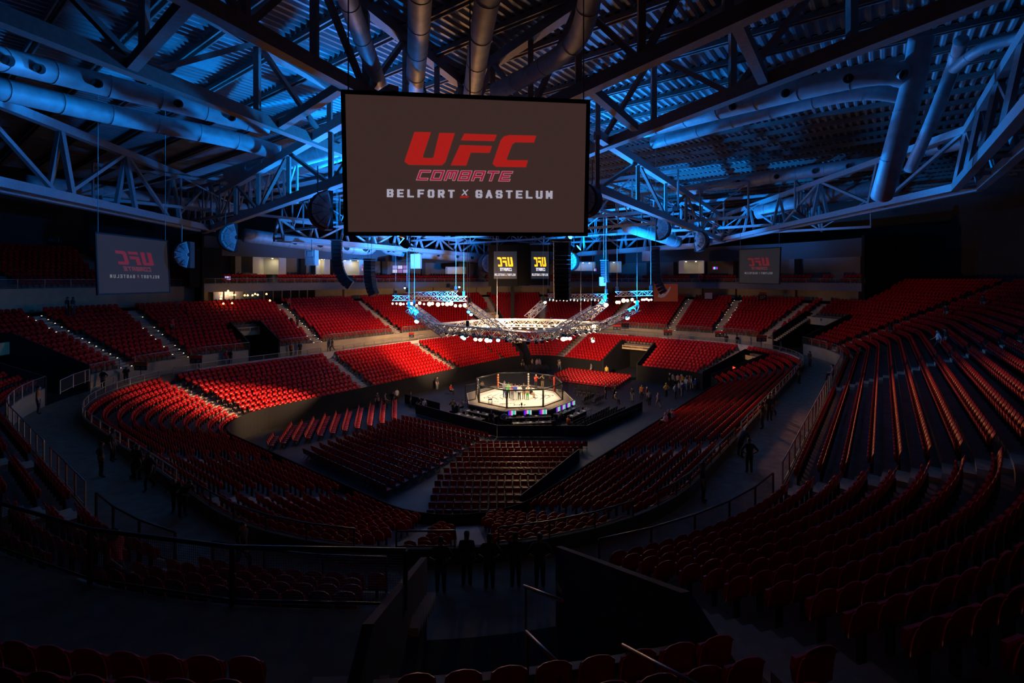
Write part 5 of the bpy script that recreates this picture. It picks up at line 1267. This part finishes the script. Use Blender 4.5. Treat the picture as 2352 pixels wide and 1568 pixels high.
CZ2 = CZ+.02; gc = 'people huddled in the cage'
at(1158.5, 913, CZ2, 'tall man in grey shirt and jeans at left end of the huddle', 'embrace', 2.6, 'grey', 'denim', skin=1, hair='brown', scale=1.06, group=gc)
at(1168, 914.5, CZ2, 'man in bright green shirt in the huddle', 'stand', 2.9, 'green', 'black', group=gc)
at(1176, 918, CZ2, 'man in coral shirt and grey trousers in the huddle', 'embrace', 3.1, 'coral', 'grey', hair='brown', sleeve=True, group=gc)
at(1183.5, 918.5, CZ2, 'person in blue shirt and pale jeans in the huddle', 'embrace', 3.3, 'blue', 'white', group=gc)
at(1192.5, 918.5, CZ2, 'person in white shirt and black shorts in the huddle', 'stand', 3.2, 'white', 'black', hair='brown', scale=.95, group=gc)
at(1203, 917, CZ2, 'broad man in black top with arms round his neighbours', 'embrace', 3.3, 'black', 'tan', hair='brown', group=gc)
at(1211.5, 918, CZ2, 'child in green shorts at the right of the huddle', 'stand', 3.0, 'tan', 'green', hair='blond', scale=.82, group=gc)
at(1220.5, 914.5, CZ2, 'person in black seated on a chair at right end of the huddle', 'sit', 2.2, 'black', 'tan', group=gc)
at(1231, 893, CZ2, 'woman in short top raising a camera at the back of the cage', 'reach', .3, 'red', 'black', hair='blond')
at(1246, 892.5, CZ2, 'blond woman in black dress at the back fence', 'reach', -.4, 'black', 'tan', hair='blond', skin=3)
# round the cage
at(1108, 897, 0, 'worker crouched outside the left rear fence', 'sit', .6, 'tan', 'black', skin=1)
at(1041, 954, 0, 'guard with yellow back emblem on the floor left of the cage', 'hips', 3.0, 'black', 'grey', emblem='yellow')
person('left of two people standing at the press tables', facept(-110, 8.1, 0), 'stand', 3.0, 'black', 'black'); person('right of two people at the press tables, in grey shirt', facept(-101, 7.9, 0), 'hips', 3.2, 'grey', 'black')
at(1061, 945, 0, 'person in dark clothes seated at the cage steps', 'sit', -1.2, 'grey', 'black', skin=3)
at(1036, 906, 0, 'person in red shirt seated on the floor edge left of the cage', 'sit', 1.2, 'red', 'black')
at(991, 893, 0, 'dark figure standing alone left of the cage floor', 'stand', 1.0, 'black', 'grey', skin=1)
for k, (x, y, t, p) in enumerate(((866, 936, 'black', 'stand'), (884, 938, 'grey', 'walk'), (902, 934, 'black', 'hips'), (911, 926, 'white', 'stand'), (943, 935, 'black', 'stand'), (962, 938, 'black', 'sit'), (975, 942, 'grey', 'sit'))):
    at(x, y, 0, '%s dark-clothed person from the left beside the end of the red chair rows' % ORD[k], p, .8+k, t, 'black', skin=k % 3, group='people beside the red chair rows')
person('dark figure standing right of the second front table', facept(-62, 8.2, 0), 'lean', 2.6, 'black', 'black'); person('person in orange vest by the right front press table', facept(-58, 9.0, 0), 'sit', 2.2, 'orange', 'black')
at(1273, 1003, 0, 'dark figure standing in front of the barricade, right', 'stand', 2.8, 'black', 'black'); at(1192, 846, 0, 'figure in the far tunnel mouth behind the cage', 'stand', .2, 'black', 'black'); at(1213, 838, 0, 'second figure by the far tunnel mouth', 'walk', .9, 'tan', 'black')
at(1232, 842, 0, 'pair member right of the far tunnel, in tan', 'stand', .4, 'tan', 'denim'); at(1240, 840, 0, 'pair member right of the far tunnel, in grey', 'stand', -.4, 'grey', 'black')
# guards and crowd on the right
crowd = [(1391, 916, 'black', 'black', 'stand', 'yellow'), (1411, 915, 'black', 'black', 'hips', 'yellow'), (1416, 926, 'tan', 'black', 'sit', None), (1452, 922, 'black', 'grey', 'stand', None), (1474, 917, 'orange', 'black', 'stand', None), (1486, 922, 'red', 'black', 'stand', None), (1491, 931, 'grey', 'black', 'stand', None), (1512, 936, 'lilac', 'grey', 'walk', None),
         (1530, 912, 'yellow', 'black', 'hips', None), (1551, 914, 'white', 'black', 'hips', None), (1560, 908, 'grey', 'black', 'stand', None), (1567, 911, 'blue', 'grey', 'stand', None), (1576, 897, 'white', 'denim', 'walk', None), (1588, 896, 'white', 'black', 'stand', None), (1597, 900, 'blue', 'black', 'stand', None), (1581, 884, 'yellow', 'black', 'stand', None),
         (1561, 886, 'tan', 'black', 'stand', None), (1590, 878, 'red', 'white', 'reach', None), (1601, 884, 'tan', 'black', 'stand', None), (1609, 882, 'black', 'black', 'hips', None), (1620, 884, 'orange', 'black', 'stand', None), (1628, 882, 'black', 'black', 'stand', None), (1635, 884, 'black', 'white', 'stand', None), (1538, 886, 'black', 'black', 'stand', None), (1551, 884, 'grey', 'black', 'stand', None), (1292, 848, 'black', 'black', 'stand', None), (1304, 846, 'tan', 'denim', 'walk', None), (1421, 856, 'yellow', 'black', 'stand', None), (1392, 850, 'grey', 'black', 'stand', None)]
for k, (x, y, a, b, p, e) in enumerate(crowd):
    at(x, y, 0, '%s person from the left in the crowd right of the cage, %s top' % (ORD[k], a), p, RND.uniform(-1.2, 4), a, b, hair=('black', 'brown', 'grey')[k % 3], skin=k % 4, emblem=e, group='crowd on the right floor')
for k, (x, y, a, h) in enumerate(((1527, 982, 'white', 'grey'), (1534, 975, 'black', 'grey'), (1542, 972, 'white', 'grey'))):
    i = 1; g = G(x, y, row_lo(1)[1]); at(x, y, row_lo(1)[1], ('left', 'middle', 'right')[k]+' grey-haired spectator seated low in the right bank', 'sit', face_to(g, CC), a, 'black', hair=h)
# walkways
walk = [(500, 834, 'red', 'denim', 'stand'), (518, 836, 'black', 'black', 'stand'), (532, 838, 'black', 'grey', 'stand'), (661, 818, 'orange', 'black', 'stand'), (679, 815, 'black', 'black', 'stand'), (757, 806, 'black', 'black', 'walk'), (447, 846, 'black', 'black', 'stand'), (220, 893, 'black', 'black', 'hips'), (236, 878, 'black', 'black', 'lean')]
for k, (x, y, a, b, p) in enumerate(walk): person('%s person from the left on the left walkway, in %s' % (ORD[k], a), on_walk(x, y), p, .6+k*.8, a, b, skin=k % 3, group='people on the left walkway')
walk = [(1613, 1152, 'stand'), (1666, 1042, 'lean'), (1721, 1086, 'hips'), (1687, 974, 'stand'), (1707, 944, 'walk'), (1758, 964, 'stand'), (1778, 874, 'hips'), (1860, 842, 'stand'), (1635, 800, 'stand'), (1655, 802, 'hips'), (1758, 815, 'stand')]
for k, (x, y, p) in enumerate(walk): person('%s dark silhouette from the camera along the right walkway' % ORD[k], on_walk(x, y), p, 1.0+k, 'black', 'black', skin=2, group='silhouettes on the right walkway')
walk = [(374, 1078, 'stand'), (419, 1102, 'walk'), (438, 1164, 'lean'), (459, 1172, 'lean'), (320, 1044, 'stand'), (232, 1096, 'hips'), (466, 1062, 'stand')]
for k, (x, y, p) in enumerate(walk): person('%s dark silhouette on the near left walkway' % ORD[k], on_walk(x, y), p, -1+k*.7, 'black', 'black', skin=2, group='silhouettes on the near left walkway')
at(556, 1320, WALK_Z, 'dark figure walking on the walkway beyond the near railing', 'walk', 1.35, 'black', 'black', skin=1, sleeve=True)
at(262, 1384, LAND_Z-.9, 'person in red shirt walking along the near left landing', 'walk', 1.5, 'red', 'black', skin=1, scale=1.0)
for k, (x, y) in enumerate(((1012, 1362), (1072, 1346), (1124, 1354), (1184, 1350), (1240, 1352))): person('%s dark head and shoulders from the left behind the near middle railing' % ORD[k], on_walk(x, y), 'stand' if k % 2 else 'hips', math.pi, 'black', 'black', skin=2, group='dark spectators behind the near railing')
for k, (x, y, d, a, p) in enumerate(((2155, 768, 36, 'white', 'walk'), (2172, 762, 37, 'black', 'stand'), (2045, 692, 52, 'black', 'stand'), (2173, 690, 50, 'black', 'stand'), (2258, 690, 48, 'black', 'stand'), (1975, 742, 48, 'black', 'sit'), (1910, 790, 40, 'grey', 'sit'))):
    g = W(x, y, d); tt, dd = TD(g.x, g.y); i = max(0, min(21, int((dd-UP_D0)/UP_D))); g.z = row_up(i)[1]
    person('%s %s-clothed person from the front in the dim right upper stand' % (ORD[k], a), g, p, face_to(g, CC), a, 'black', skin=k % 3, group='people in the right upper stand')
for k, (x, y, d, a) in enumerate(((396, 738, 55, 'red'), (664, 722, 70, 'red'), (683, 765, 66, 'black'), (88, 885, 30, 'orange'), (155, 700, 44, 'black'), (168, 700, 44, 'black'), (560, 622, 68, 'black'), (805, 630, 78, 'black'))):
    g = W(x, y, d)
    if y > 660:
        tt, dd = TD(g.x, g.y); i = max(0, min(13, int((dd-UP_D0)/UP_D))); g.z = row_up(i)[1] if y > 705 else DSZ
    else:
        g = P3(TD(g.x, g.y)[0], DS+2.5, 13.78)
    person('%s lone figure from the lower left up to the suites, %s top' % (ORD[k], a), g, 'stand', face_to(g, CC), a, 'black', skin=k % 3, group='lone figures in the left stand')
print('TRIS', sum(len(o.data.loop_triangles) or sum(max(0, len(p.vertices)-2) for p in o.data.polygons) for o in bpy.data.objects if o.type == 'MESH' and len(o.data.polygons) < 200000))
